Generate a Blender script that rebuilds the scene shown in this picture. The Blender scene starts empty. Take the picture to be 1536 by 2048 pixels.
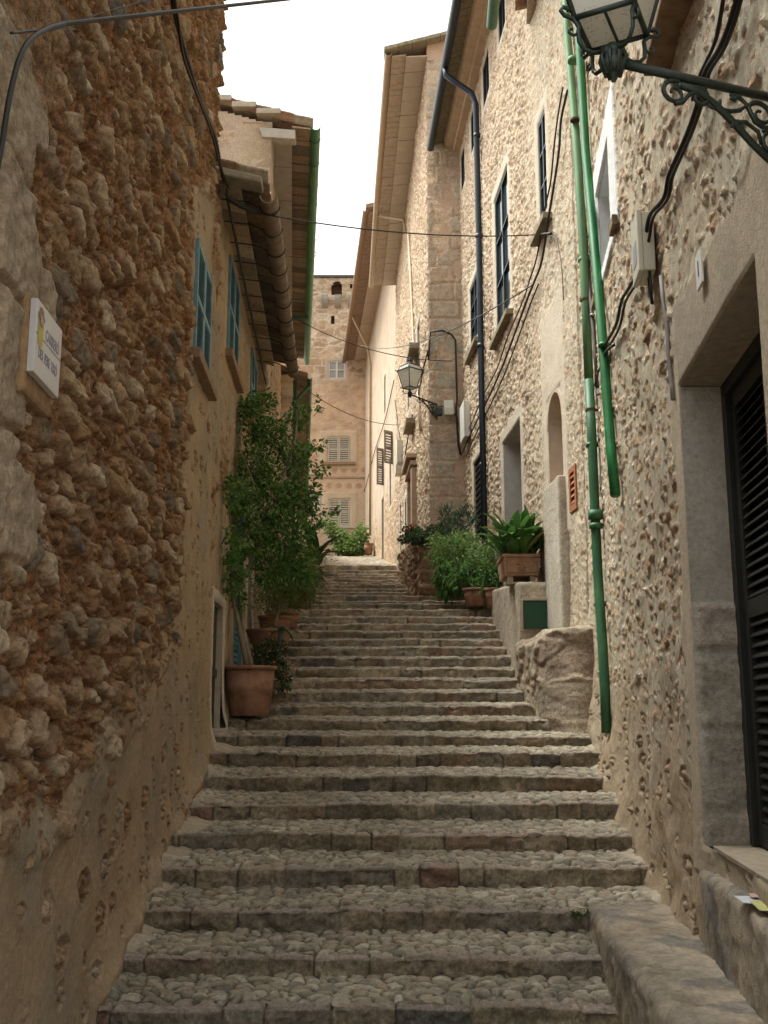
import bpy, math, random
import numpy as np
from mathutils import Vector
random.seed(7); RNG = np.random.default_rng(11)
S = bpy.context.scene
C = bpy.context.collection

# ---------------------------------------------------------------- camera, sky, sun, exposure
F, TH = 2070.0, math.atan(395/2070.0)          # focal length in photo pixels, upward pitch
cam = bpy.data.cameras.new('camera'); co = bpy.data.objects.new('camera', cam); C.objects.link(co)
cam.sensor_fit = 'VERTICAL'; cam.sensor_height = 36; cam.lens = 36*F/2048
cam.clip_start = .05; cam.clip_end = 3000
co.location = (0, 0, 0); co.rotation_euler = (math.pi/2+TH, 0, 0)
S.camera = co
W = bpy.data.worlds.new('World'); S.world = W; W.use_nodes = True
nt = W.node_tree; bg = nt.nodes['Background']
sky = nt.nodes.new('ShaderNodeTexSky'); sky.sky_type = 'NISHITA'; sky.sun_disc = False
SUN_EL, SUN_AZ = math.radians(62), math.radians(-70)   # azimuth from +Y towards +X: behind and left
sky.sun_elevation = SUN_EL; sky.sun_rotation = SUN_AZ; sky.air_density = 1.0; sky.dust_density = 4.0
hs = nt.nodes.new('ShaderNodeHueSaturation'); hs.inputs['Saturation'].default_value = .12
tn = nt.nodes.new('ShaderNodeMix'); tn.data_type = 'RGBA'; tn.blend_type = 'MULTIPLY'; tn.inputs[0].default_value = 1; tn.inputs[7].default_value = (.975, 1.0, .955, 1)   # white balance of the overcast light
nt.links.new(sky.outputs[0], hs.inputs['Color']); nt.links.new(hs.outputs[0], tn.inputs[6]); nt.links.new(tn.outputs[2], bg.inputs[0])
bg.inputs[1].default_value = .15
sun = bpy.data.lights.new('sun', 'SUN'); sun.energy = 1.3; sun.angle = math.radians(28); sun.color = (.98, .99, .88)
so = bpy.data.objects.new('sun', sun); C.objects.link(so); so.location = (0, 0, 60)
sd = Vector((math.sin(SUN_AZ)*math.cos(SUN_EL), math.cos(SUN_AZ)*math.cos(SUN_EL), math.sin(SUN_EL)))
so.rotation_euler = sd.to_track_quat('Z', 'Y').to_euler()
S.view_settings.view_transform = 'Standard'; S.view_settings.look = 'None'
S.view_settings.exposure = 1.52; S.view_settings.gamma = 1; S.view_settings.use_curve_mapping = False
S.render.engine = 'CYCLES'; S.cycles.max_bounces = 8; S.cycles.diffuse_bounces = 5

# ---------------------------------------------------------------- survey of the place (measured from the photograph)
def ray(px, py):                      # -> X/D, z/D for a photo pixel
    t = math.tan(TH - math.atan((py-1024)/F))
    return (px-768)*(math.cos(TH)+t*math.sin(TH))/F, t
class Plane:                          # vertical wall running up the street: X = a + b*D
    def __init__(s, a, b, sign): s.a, s.b, s.sign = a, b, sign
    def X(s, D): return s.a+s.b*D
    def at(s, px, py):                # -> (D, z)
        q, t = ray(px, py); D = s.a/(q-s.b); return D, t*D
    def p(s, D, z, off=0): return (s.X(D)+s.sign*off, D, z)
    def pp(s, px, py, off=0):
        q, t = ray(px, py); D = (s.a+s.sign*off)/(q-s.b); return s.p(D, t*D, off)
def fr(px, py, D):                    # point at depth D
    q, t = ray(px, py); return (q*D, D, t*D)
PL1 = Plane(-1.36, -.042, 1)          # left, to D=16
PL3 = Plane(-1.9+.086*16, -.086, 1)
PR1 = Plane(1.16, .104, -1)           # right, to D=11.9
PR2 = Plane(2.40+.056*11.9, -.056, -1)
PR3 = Plane(1.03+.0427*22.5, -.0427, -1)
PR4 = Plane(.47+.086*36, -.086, -1)
DE = 53.0                             # end wall
Ys = [2015,1915,1817,1735,1668,1608,1552,1505,1471,1439,1410,1383,1359,1337,1315,1295,1279,1262.5,1249,1233.5,1218,1208,1201,1190.5,1184,1177,1169,1164,1158,1152,1147,1140,1130]
Ds = [6.0,6.5,7.1,7.72,8.36,9.05,9.9,10.75,11.5,12.2,12.82,13.4,13.95,14.45,14.95,15.45,15.95,16.45,17.0,17.5,18.05,19.3,20.6,22.0,23.4,24.8,26.3,27.8,29.3,30.9,32.5,34.1,35.7]
Zs = [ray(768, y)[1]*d for y, d in zip(Ys, Ds)]
GD = np.array([-20, 5.99]+Ds+[46, 60]); GZ = np.array([Zs[0]-.16, Zs[0]-.16]+Zs+[ray(768,1109)[1]*46, ray(768,1109)[1]*46+.3])
def zg(D): return np.interp(D, GD, GZ)

# ---------------------------------------------------------------- noise
def H(ix, iy, k):
    n = (ix.astype(np.int64)*374761393 + iy.astype(np.int64)*668265263 + k*2147483647*7 + k*97531) & 0xffffffff
    n = ((n ^ (n >> 13))*1274126177) & 0xffffffff
    n = ((n ^ (n >> 16))*2246822519) & 0xffffffff
    return ((n ^ (n >> 15)) & 0xffffff)/16777215.0
def vn(x, y, k=0):
    ix, iy = np.floor(x), np.floor(y); fx, fy = x-ix, y-iy
    fx = fx*fx*(3-2*fx); fy = fy*fy*(3-2*fy)
    a, b, c, d = H(ix,iy,k), H(ix+1,iy,k), H(ix,iy+1,k), H(ix+1,iy+1,k)
    return (a*(1-fx)+b*fx)*(1-fy)+(c*(1-fx)+d*fx)*fy
def fbm(x, y, k=0, o=4):
    s, a, t = 0, 1, 0
    for i in range(o):
        s = s+a*vn(x*2**i+i*17.3, y*2**i-i*9.1, k+i); t += a; a *= .5
    return s/t-.5
def worley(x, y, k=0, jit=.85):
    ix, iy = np.floor(x), np.floor(y)
    f1 = np.full(x.shape, 9.); f2 = f1.copy(); cx = ix.copy(); cy = iy.copy()
    for dx in (-1, 0, 1):
        for dy in (-1, 0, 1):
            jx, jy = ix+dx, iy+dy
            px = jx+.5+(H(jx,jy,k)-.5)*jit; py = jy+.5+(H(jx,jy,k+1)-.5)*jit
            d = np.hypot(x-px, y-py)
            m = d < f1
            f2 = np.where(m, f1, np.minimum(f2, d)); f1 = np.where(m, d, f1)
            cx = np.where(m, jx, cx); cy = np.where(m, jy, cy)
    def q_(q):
        if q == 'dx': return x-(cx+.5+(H(cx,cy,k)-.5)*jit)
        if q == 'dy': return y-(cy+.5+(H(cx,cy,k+1)-.5)*jit)
        return H(cx, cy, k+q)
    return f1, f2, q_
def ss(x, a, b):
    t = np.clip((x-a)/(b-a), 0, 1); return t*t*(3-2*t)
def mix(a, b, m):
    a = np.asarray(a, float); b = np.asarray(b, float)
    m = np.asarray(m)[..., None]; return a*(1-m)+b*m
def pal(r, cols):
    cols = np.array(cols, float); n = len(cols)-1
    t = np.clip(r, 0, .9999)*n; i = t.astype(int); f = (t-i)[..., None]
    return cols[i]*(1-f)+cols[i+1]*f

def w4(c, m): return np.concatenate([c, np.broadcast_to(np.asarray(m, float), c.shape[:-1])[..., None]], -1)
ALB = .88                                          # overall albedo trim
# ---------------------------------------------------------------- wall surface styles: (u, z) in metres -> height, colour
MORT_L = (.31,.14,.058)
def st_rubble(u, z, k=1):
    uu = u+.07*fbm(u*6, z*6, k+40, 3); zz = z+.05*fbm(u*6, z*6, k+50, 3)
    a1, a2, r1 = worley(uu/.27+.25*zz/.15, zz/.15, k, .95); b1, b2, r2 = worley(uu/.115, zz/.07, k+20, .95); g1, g2, r3 = worley(uu/.05, zz/.035, k+30)
    rough = fbm(u*24, z*24, k+60, 4); cr = fbm(u*55, z*55, k+65, 3)
    e1 = ss(a2-a1, .05, .26)*ss(.66-a1, 0, .22)*(r1(5) < .50)
    e2 = ss(b2-b1, .08, .26)*ss(.62-b1, 0, .18)*(r2(5) < .70)*ss(.15-e1, 0, .15)
    e3 = ss(g2-g1, .08, .4)*(r3(5) < .5)*ss(.2-e1-e2, 0, .2)
    t1 = (r1(11)-.5)*.11*r1('dx')+(r1(12)-.62)*.13*r1('dy'); t2 = (r2(11)-.5)*.06*r2('dx')+(r2(12)-.6)*.07*r2('dy')
    h = e1*(.040+.055*r1(6)+t1+.018*rough) + e2*(.014+.036*r2(6)+t2+.02*rough) + e3*.014 + rough*.05 + cr*.018 - .014
    h -= .075*ss(fbm(u*6, z*10, k+70, 3), .10, .20)*(1-e1)*(1-.6*e2)           # hollows in the mortar
    h = h*.8+.03*fbm(u*1.6, z*1.6, k+75, 3)
    c1 = pal(r1(8), [(.33,.21,.115),(.44,.315,.20),(.28,.165,.085),(.56,.45,.32),(.46,.32,.195),(.15,.14,.12),(.38,.235,.125),(.34,.19,.10)])
    c2 = pal(r2(8), [(.29,.15,.075),(.37,.22,.12),(.50,.37,.25),(.26,.13,.065),(.33,.185,.095),(.38,.24,.13)])
    mo = mix(MORT_L, (.38,.20,.095), ss(fbm(u*2.1, z*2.1, k+80, 3), -.2, .2)); mo = mix(mo, np.array((.42,.27,.15)), .45*ss(cr, .08, .2))
    col = mix(mix(mix(mo, c2, e3*.5), c2, e2), c1, e1)
    return h, w4(col*(1+(.6*rough+.6*cr)*(1-.55*e1))[..., None], .80-.45*e1-.2*e2)
def st_key(u, z, k=3, dens=.42, cu=.17, cz=.15):                                    # ochre render with stones showing through
    uu = u+.04*fbm(u*9, z*9, k+40, 3); zz = z+.04*fbm(u*9, z*9, k+50, 3)
    a1, a2, r1 = worley(uu/cu, zz/cz, k, .7)
    lim = .14+.27*r1(6)
    m = ss(lim-a1+.10*fbm(u*30, z*30, k+3, 2), 0, .07)*(r1(5) < dens)
    rough = fbm(u*30, z*30, k+60, 4); lo = fbm(u*3, z*3, k+61, 4)
    rim = ss(lim-a1+.10*fbm(u*30, z*30, k+3, 2), -.05, .03)*(r1(5) < dens)*(1-m)
    h = lo*.045+rough*.006*(1-m) + m*(-.024+rough*.08+.03*ss(lim*.7-a1, 0, .12))+rim*.008+.004*fbm(u*60,z*20,8,2)
    pc = mix((.43,.315,.20), (.355,.285,.205), ss(fbm(u*1.3, z*1.3, k+70, 4), -.15, .2))
    col = mix(pc, pal(r1(8), [(.33,.19,.10),(.44,.29,.17),(.54,.43,.31),(.27,.16,.09),(.48,.36,.23)]), m)
    return h, w4(col*(1+.5*rough*m+.3*lo)[..., None], m*.5+.10)
def st_right(u, z, k=5, dens=.78, cs=.23, big=0):
    wq = cs/.23; uu = u+.08*wq*fbm(u*6/wq, z*6/wq, k+40, 4); zz = z+.05*wq*fbm(u*6/wq, z*7/wq, k+50, 4)
    a1, a2, r1 = worley(uu/cs, zz/(cs*.46), k, .85); b1, b2, r2 = worley(uu/(cs*.45), zz/(cs*.28), k+20)
    rough = fbm(u*26, z*26, k+60, 4); lo = fbm(u*2, z*2, k+61, 4)
    m1 = ss(.22+.26*r1(6)-a1+.30*fbm(u*17, z*20, k+3, 3), 0, .05)*(r1(5) < dens*(1+1.6*fbm(u*1.1, z*1.1, k+90, 3)))
    m2 = ss(.24+.1*r2(6)-b1+.2*fbm(u*40, z*40, k+4, 2), 0, .1)*(r2(5) < dens*.5*(1+2.2*fbm(u*1.3, z*1.3, k+91, 3)))
    m = np.maximum(m1, m2)
    t1 = (r1(11)-.5)*.05*r1('dx')+(r1(12)-.6)*.06*r1('dy')
    h = lo*.05+(1-m)*.004*rough + m*(.004+rough*.036+.014*r1(7)+t1*.8) + (1-m)*.014*ss(fbm(u*5,z*3,k+9,3), -.1,.2)
    pc = mix((.54,.455,.335), (.46,.40,.305), ss(lo, -.15, .2))
    col = mix(pc, pal(r1(8)*.7+r2(8)*.3, [(.36,.19,.10),(.60,.42,.27),(.33,.20,.12),(.82,.70,.55),(.46,.27,.15),(.70,.54,.39),(.40,.25,.15)]), m)
    return h, w4(col*(1+.8*rough*m+.3*lo)[..., None], m*.5+.12)
def st_dense(u, z, k=9, cs=.19, tint=(1,1,1)):
    wq = cs/.19; uu = u+.05*wq*fbm(u*6/wq, z*6/wq, k+40, 3); zz = z+.03*wq*fbm(u*6/wq, z*6/wq, k+50, 3)
    a1, a2, r1 = worley(uu/cs, zz/(cs*.5), k, .9)
    rough = fbm(u*18, z*18, k+60, 3); lo = fbm(u*.8, z*.8, k+61, 4)
    m = ss(a2-a1+.25*fbm(u*14, z*14, k+4, 2), .08, .3)*(r1(5) < .85)
    h = m*(.012+.035*r1(6))+rough*.05+lo*.03
    col = mix((.52,.39,.27), pal(r1(8), [(.58,.41,.28),(.70,.56,.42),(.50,.33,.21),(.76,.64,.50),(.64,.48,.34)]), m)
    return h, w4(col*np.array(tint)*(1+.8*rough+.3*lo)[..., None], .25+.5*m)
def st_ashlar(u, z, k=12, ch=.34, bw=.6, cols=None, wob=.05, mort=(.56,.40,.28)):
    zz = z+wob*fbm(u*2.2, z*2.2, k+40, 3); uu = u+wob*fbm(u*2.2, z*2.2, k+50, 3)
    row = np.floor(zz/ch+.4*fbm(zz*.5, zz*0, k+1, 1)); fz = zz/ch-np.floor(zz/ch); row = np.floor(zz/ch)
    off = H(row, row*0, k)*bw; bi = np.floor((uu+off)/bw); fu = (uu+off)/bw-bi
    ed = np.minimum(np.minimum(fz, 1-fz)*ch, np.minimum(fu, 1-fu)*bw)
    rough = fbm(u*16, z*16, k+60, 4); lo = fbm(u*1.2, z*1.2, k+61, 4)
    m = ss(ed+.012*fbm(u*20, z*20, k+2, 2), .008, .035)
    h = m*(.012+.02*H(bi, row, k+4))+rough*.022+lo*.02
    cols = cols or [(.52,.38,.26),(.46,.38,.28),(.60,.46,.33),(.55,.38,.25)]
    col = mix(mort, pal(H(bi, row, k+5), cols), m)
    return h, w4(col*(1+.5*rough+.35*lo)[..., None], .35)
def st_plaster(u, z, k=15, c1=(.55,.42,.29), c2=(.47,.37,.27)):
    lo = fbm(u*1.7, z*1.7, k, 5); f = fbm(u*14, z*14, k+5, 3)
    return lo*.025+f*.005, w4(mix(c1, c2, ss(lo, -.15, .2))*(1+.12*f)[..., None], .12)
def bury(A, B, level):
    """mortar B fills the wall up to a level; what stands higher of A stays bare"""
    m = ss(level-A[0], -.003, .006); return np.maximum(A[0], level*0+np.minimum(B[0]+level, A[0]+.2))*m+A[0]*(1-m), mix(A[1], B[1], m)
def blend(A, B, m): return A[0]*(1-m)+B[0]*m, mix(A[1], B[1], m)

# ---------------------------------------------------------------- materials
MATS = {}
def nmat(name):
    m = bpy.data.materials.new(name); m.use_nodes = True
    return m, m.node_tree, m.node_tree.nodes['Principled BSDF']
def mat_relief(name='relief_stone', sc=34, bump=.7, rough=.92, dist=.022):
    if name in MATS: return MATS[name]
    m, t, b = nmat(name); N = t.nodes.new; L = t.links.new
    at = N('ShaderNodeAttribute'); at.attribute_name = 'Col'
    tc = N('ShaderNodeTexCoord')
    n1 = N('ShaderNodeTexNoise'); n1.inputs['Scale'].default_value = sc; n1.inputs['Detail'].default_value = 8; n1.inputs['Roughness'].default_value = .7
    n2 = N('ShaderNodeTexNoise'); n2.inputs['Scale'].default_value = sc*3.5; n2.inputs['Detail'].default_value = 4
    L(tc.outputs['Object'], n1.inputs[0]); L(tc.outputs['Object'], n2.inputs[0])
    md = N('ShaderNodeMath'); md.operation = 'SUBTRACT'; L(n1.outputs[0], md.inputs[0]); md.inputs[1].default_value = .5
    am = N('ShaderNodeMath'); am.operation = 'MULTIPLY_ADD'; L(at.outputs['Alpha'], am.inputs[0]); am.inputs[1].default_value = 3.4; am.inputs[2].default_value = .9
    mm = N('ShaderNodeMath'); mm.operation = 'MULTIPLY'; L(md.outputs[0], mm.inputs[0]); L(am.outputs[0], mm.inputs[1])
    mr = N('ShaderNodeMath'); mr.operation = 'ADD'; mr.use_clamp = False; L(mm.outputs[0], mr.inputs[0]); mr.inputs[1].default_value = 1.0
    mx0 = N('ShaderNodeMath'); mx0.operation = 'MAXIMUM'; L(mr.outputs[0], mx0.inputs[0]); mx0.inputs[1].default_value = .22; mr = mx0
    mx = N('ShaderNodeMix'); mx.data_type = 'RGBA'; mx.blend_type = 'MULTIPLY'; mx.inputs[0].default_value = 1
    L(at.outputs['Color'], mx.inputs[6]); L(mr.outputs[0], mx.inputs[7]); L(mx.outputs[2], b.inputs['Base Color'])
    ad = N('ShaderNodeMath'); ad.operation = 'ADD'; L(n1.outputs[0], ad.inputs[0]); L(n2.outputs[0], ad.inputs[1])
    bp = N('ShaderNodeBump'); bp.inputs['Strength'].default_value = bump; bp.inputs['Distance'].default_value = dist
    n1.inputs['Distortion'].default_value = .4; st = N('ShaderNodeMath'); st.operation = 'MULTIPLY_ADD'; L(at.outputs['Alpha'], st.inputs[0]); st.inputs[1].default_value = bump; st.inputs[2].default_value = bump*.45; L(st.outputs[0], bp.inputs['Strength'])
    L(ad.outputs[0], bp.inputs['Height']); L(bp.outputs[0], b.inputs['Normal'])
    b.inputs['Roughness'].default_value = rough; b.inputs['Specular IOR Level'].default_value = .25
    MATS[name] = m; return m
def mat(name, col, rough=.6, var=.2, sc=12, bump=.15, metal=0, spec=.4, c2=None, stretch=(1,1,1), dist=.01, sub=0):
    if name in MATS: return MATS[name]
    m, t, b = nmat(name); N = t.nodes.new; L = t.links.new
    tc = N('ShaderNodeTexCoord'); mp = N('ShaderNodeMapping'); mp.inputs['Scale'].default_value = stretch
    L(tc.outputs['Object'], mp.inputs[0])
    n = N('ShaderNodeTexNoise'); n.inputs['Scale'].default_value = sc; n.inputs['Detail'].default_value = 7; n.inputs['Roughness'].default_value = .65
    L(mp.outputs[0], n.inputs[0])
    r = N('ShaderNodeValToRGB'); r.color_ramp.elements[0].position = .3; r.color_ramp.elements[1].position = .7
    c2 = c2 or tuple(c*(1+var) for c in col); c1 = tuple(c*(1-var) for c in col)
    r.color_ramp.elements[0].color = (*[v*.85 for v in c1], 1); r.color_ramp.elements[1].color = (*[v*.85 for v in c2], 1)
    L(n.outputs[0], r.inputs[0]); L(r.outputs[0], b.inputs['Base Color'])
    bp = N('ShaderNodeBump'); bp.inputs['Strength'].default_value = bump; bp.inputs['Distance'].default_value = dist
    L(n.outputs[0], bp.inputs['Height']); L(bp.outputs[0], b.inputs['Normal'])
    b.inputs['Roughness'].default_value = rough; b.inputs['Metallic'].default_value = metal; b.inputs['Specular IOR Level'].default_value = spec
    MATS[name] = m; return m
def mat_leaf(name, trans=.45, rough=.45):
    if name in MATS: return MATS[name]
    m, t, b = nmat(name); N = t.nodes.new; L = t.links.new
    at = N('ShaderNodeAttribute'); at.attribute_name = 'Col'
    L(at.outputs['Color'], b.inputs['Base Color']); b.inputs['Roughness'].default_value = rough; b.inputs['Specular IOR Level'].default_value = .35
    tr = N('ShaderNodeBsdfTranslucent'); mxs = N('ShaderNodeMixShader'); mxs.inputs[0].default_value = trans
    L(at.outputs['Color'], tr.inputs[0]); L(b.outputs[0], mxs.inputs[1]); L(tr.outputs[0], mxs.inputs[2])
    L(mxs.outputs[0], t.nodes['Material Output'].inputs[0])
    MATS[name] = m; return m
def M_dark(): return mat('black_iron', (.012,.016,.015), .45, .4, 30, .2, spec=.5)
def M_green(): return mat('green_pipe_paint', (.022,.12,.045), .5, .3, 7, .25, c2=(.065,.20,.09), stretch=(1,1,.3))
def M_palegreen(): return mat('faded_green_paint', (.085,.21,.085), .6, .25, 6, .25, c2=(.15,.30,.13), stretch=(1,1,.25))
def M_terra(): return mat('terracotta', (.29,.125,.068), .85, .35, 5, .4, c2=(.47,.26,.17))
def M_soff(): return mat('soffit_plaster', (.50,.42,.33), .9, .15, 7, .3)
def M_cable(): return mat('cable_rubber', (.018,.015,.013), .55, .3, 20, .1)
def M_stone(): return mat('dressed_stone', (.42,.34,.25), .9, .22, 14, .6, dist=.02)
def M_glass():
    if 'dark_glass' in MATS: return MATS['dark_glass']
    m, t, b = nmat('dark_glass'); b.inputs['Base Color'].default_value = (.03,.045,.055,1); b.inputs['Roughness'].default_value = .08
    MATS['dark_glass'] = m; return m

# ---------------------------------------------------------------- objects
def tag(o, label=None, cat=None, group=None, kind=None):
    if label: o['label'] = label
    if cat: o['category'] = cat
    if group: o['group'] = group
    if kind: o['kind'] = kind
    return o
def thing(name, label, cat, loc=(0,0,0), group=None):
    o = bpy.data.objects.new(name, None); C.objects.link(o); o.location = loc; o.empty_display_size = .2
    tag(o, label, cat, group); o['_l'] = 1; del o['_l']
    return o
def link(name, me, mat_, parent=None, smooth=False):
    o = bpy.data.objects.new(name, me); C.objects.link(o)
    if mat_: me.materials.append(mat_)
    if parent:
        o.parent = parent; L = parent; off = Vector((0,0,0))
        while L: off += L.location; L = L.parent
        o.matrix_parent_inverse.identity(); o.location = (0,0,0)
        me.transform(__import__('mathutils').Matrix.Translation(-off))
    if smooth: me.polygons.foreach_set('use_smooth', np.ones(len(me.polygons), bool))
    me.update(); return o
class MB:
    def __init__(s): s.v = []; s.f = []; s.c = []; s.cur = None
    def add(s, vs, fs):
        n = len(s.v); s.v += [tuple(v) for v in vs]; s.f += [tuple(i+n for i in f) for f in fs]
        if s.cur is not None: s.c += [s.cur]*len(vs)
        return s
    def hexa(s, p):                                  # 8 corners: bottom 0-3 ring, top 4-7 ring
        return s.add(p, [(3,2,1,0),(4,5,6,7),(0,1,5,4),(1,2,6,5),(2,3,7,6),(3,0,4,7)])
    def box(s, x0, x1, y0, y1, z0, z1):
        return s.hexa([(x0,y0,z0),(x1,y0,z0),(x1,y1,z0),(x0,y1,z0),(x0,y0,z1),(x1,y0,z1),(x1,y1,z1),(x0,y1,z1)])
    def wbox(s, P, D0, D1, o0, o1, z0, z1):          # a box set against a wall plane
        return s.hexa([P.p(D0,z0,o0),P.p(D0,z0,o1),P.p(D1,z0,o1),P.p(D1,z0,o0),P.p(D0,z1,o0),P.p(D0,z1,o1),P.p(D1,z1,o1),P.p(D1,z1,o0)])
    def tube(s, pts, r, n=8, cap=True):
        pts = [Vector(p) for p in pts]; m = len(pts); rs = r if hasattr(r, '__len__') else [r]*m
        up = Vector((0,0,1)); vs = []; fs = []; prev = None
        for i, p in enumerate(pts):
            t = (pts[min(i+1,m-1)]-pts[max(i-1,0)]).normalized()
            if prev is None:
                a = t.cross(up if abs(t.z) < .9 else Vector((1,0,0))).normalized()
            else:
                a = (prev-t*prev.dot(t)).normalized()
            prev = a; b = t.cross(a)
            for k in range(n):
                g = 2*math.pi*k/n; vs.append(p+(a*math.cos(g)+b*math.sin(g))*rs[i])
        for i in range(m-1):
            for k in range(n):
                fs.append((i*n+k, i*n+(k+1)%n, (i+1)*n+(k+1)%n, (i+1)*n+k))
        if cap: fs += [tuple(range(n-1,-1,-1)), tuple((m-1)*n+k for k in range(n))]
        return s.add(vs, fs)
    def lathe(s, c, prof, n=24, sx=1, sy=1):
        vs = [(c[0]+r*math.cos(2*math.pi*k/n)*sx, c[1]+r*math.sin(2*math.pi*k/n)*sy, c[2]+z) for r, z in prof for k in range(n)]
        fs = [(i*n+k, i*n+(k+1)%n, (i+1)*n+(k+1)%n, (i+1)*n+k) for i in range(len(prof)-1) for k in range(n)]
        return s.add(vs, fs)
    def trough(s, pts, r, th=.008, n=8, flip=1):      # half-round gutter, open upward, with thickness
        pts = [Vector(p) for p in pts]; vs = []; fs = []
        for i, p in enumerate(pts):
            t = (pts[min(i+1,len(pts)-1)]-pts[max(i-1,0)]).normalized(); a = t.cross(Vector((0,0,1))).normalized()
            for rr in (r, r-th):
                for k in range(n+1):
                    g = math.pi*k/n; vs.append(p+a*math.cos(g)*rr-Vector((0,0,1))*math.sin(g)*rr)
        q = 2*(n+1)
        for i in range(len(pts)-1):
            for k in range(n):
                A = i*q+k; fs.append((A, A+1, A+q+1, A+q)); B = A+n+1; fs.append((B+q, B+q+1, B+1, B))
            fs.append((i*q, i*q+q, i*q+q+n+1, i*q+n+1)); fs.append((i*q+n, i*q+2*n+1, i*q+q+2*n+1, i*q+q+n))
        for e in (0, (len(pts)-1)*q):
            for k in range(n): fs.append((e+k, e+k+1, e+n+2+k, e+n+1+k))
        return s.add(vs, fs)
    def build(s, name, m, parent=None, smooth=False, bevel=0):
        me = bpy.data.meshes.new(name); me.from_pydata(s.v, [], s.f)
        if s.c:
            a = me.color_attributes.new('Col', 'FLOAT_COLOR', 'POINT')
            a.data.foreach_set('color', np.array([(*c[:3], .4) for c in s.c], np.float32).ravel())
        o = link(name, me, m, parent, smooth)
        if bevel:
            b = o.modifiers.new('bevel', 'BEVEL'); b.width = bevel; b.segments = 2; b.limit_method = 'ANGLE'
        return o
def grid_mesh(name, P, col, keep=None, m=None, parent=None, flip=False):
    """P (nu, nv, 3) points; col (nu, nv, 3); keep (nu-1, nv-1) faces to keep"""
    nu, nv = P.shape[:2]; idx = np.arange(nu*nv).reshape(nu, nv)
    q = np.stack([idx[:-1,:-1], idx[1:,:-1], idx[1:,1:], idx[:-1,1:]], -1)
    if flip: q = q[..., ::-1]
    q = q.reshape(-1, 4) if keep is None else q[keep]
    me = bpy.data.meshes.new(name); nf = len(q)
    me.vertices.add(nu*nv); me.vertices.foreach_set('co', P.reshape(-1).astype(np.float32))
    me.loops.add(nf*4); me.loops.foreach_set('vertex_index', q.reshape(-1).astype(np.int32))
    me.polygons.add(nf); me.polygons.foreach_set('loop_start', np.arange(0, nf*4, 4, dtype=np.int32))
    me.update(calc_edges=True)
    a = me.color_attributes.new('Col', 'FLOAT_COLOR', 'POINT')
    if col.shape[-1] == 3: col = w4(col, .4)
    cc = np.ones((nu*nv, 4), np.float32); cc[:] = np.clip(col.reshape(-1, 4)*np.array([ALB,ALB,ALB,1]), .004, 1); a.data.foreach_set('color', cc.ravel())
    return link(name, me, m or mat_relief(), parent, True)
def coords(a, b, st, cuts, geo=0):
    xs = [a]
    while xs[-1] < b: xs.append(xs[-1]+(st if not geo else max(st, geo*abs(xs[-1]))))
    xs[-1] = b; xs = np.array(xs)
    for c in cuts:                                     # move the nearest grid line onto each opening edge
        if a < c < b:
            i = np.argmin(np.abs(xs-c))
            if 0 < i < len(xs)-1: xs[i] = c
    return np.unique(np.round(xs, 5))
def relief_wall(parent, P, u0, u1, z0, z1, du, dz, style, holes=(), bands=(), top=None, geo=0, D=None, name='wall', base=None, skirt=.5):
    """P: Plane (runs up the street) or None for a wall facing the camera at depth D. holes: (u0,u1,z0,z1[,arch])"""
    U = coords(u0, u1, du, [h[0] for h in holes]+[h[1] for h in holes], geo)
    Z = coords(z0, z1, dz, [h[2] for h in holes]+[h[3] for h in holes])
    u, z = np.meshgrid(U, Z, indexing='ij')
    h, col = style(u, z)
    jit = .03*fbm(u*7, z*7, 333, 3)
    for (a, b, c, d, cc, hh) in bands:
        e = np.minimum(np.minimum(u-a, b-u), np.minimum(z-c, d-z))+jit
        m = ss(e, -.01, .02); lo = fbm(u*4, z*4, 77, 4); fi = fbm(u*25, z*25, 78, 3)
        h = h*(1-m)+m*(hh+lo*.008+fi*.004); col = mix(col, w4(np.array(cc)*(1+.28*lo+.2*fi)[..., None], .12), m)
    for ho in holes:
        e = np.maximum(np.maximum(ho[0]-u, u-ho[1]), np.maximum(ho[2]-z, z-ho[3])); h = h*ss(e, .0, .022)
    if base is not None: h = h+base(u, z)
    if P is not None: pts = np.stack([P.a+P.b*u+P.sign*h, u, z], -1)
    else: pts = np.stack([u, D-h, z], -1)
    uc = (U[1:]+U[:-1])/2; zc = (Z[1:]+Z[:-1])/2; UC, ZC = np.meshgrid(uc, zc, indexing='ij'); keep = np.ones(UC.shape, bool)
    for ho in holes:
        inside = (UC > ho[0])&(UC < ho[1])&(ZC > ho[2])&(ZC < ho[3])
        if len(ho) > 4:
            cu = (ho[0]+ho[1])/2; hw = (ho[1]-ho[0])/2; zs = ho[3]-hw*1.0
            inside &= ~((ZC > zs)&(((UC-cu)/hw)**2+((ZC-zs)/(ho[3]-zs))**2 > 1))
        keep &= ~inside
    if top is not None: keep &= ZC < top(UC)
    # skirts: turn the sheet into a slab
    def off(p, d):
        q = p.copy()
        if P is not None: q[..., 0] = (P.a+P.b*p[..., 1])-P.sign*d
        else: q[..., 1] = D+d
        return q
    pts = np.concatenate([off(pts[:1], skirt), pts, off(pts[-1:], skirt)], 0); col = np.concatenate([col[:1], col, col[-1:]], 0)
    keep = np.concatenate([keep[:1], keep, keep[-1:]], 0)
    pts = np.concatenate([off(pts[:, :1], skirt), pts, off(pts[:, -1:], skirt)], 1); col = np.concatenate([col[:, :1], col, col[:, -1:]], 1)
    keep = np.concatenate([keep[:, :1], keep, keep[:, -1:]], 1)
    if top is not None: keep[:, -1] = False
    return grid_mesh(name, pts, col, keep, None, parent, flip=(P is None or P.sign < 0) is False)
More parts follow.
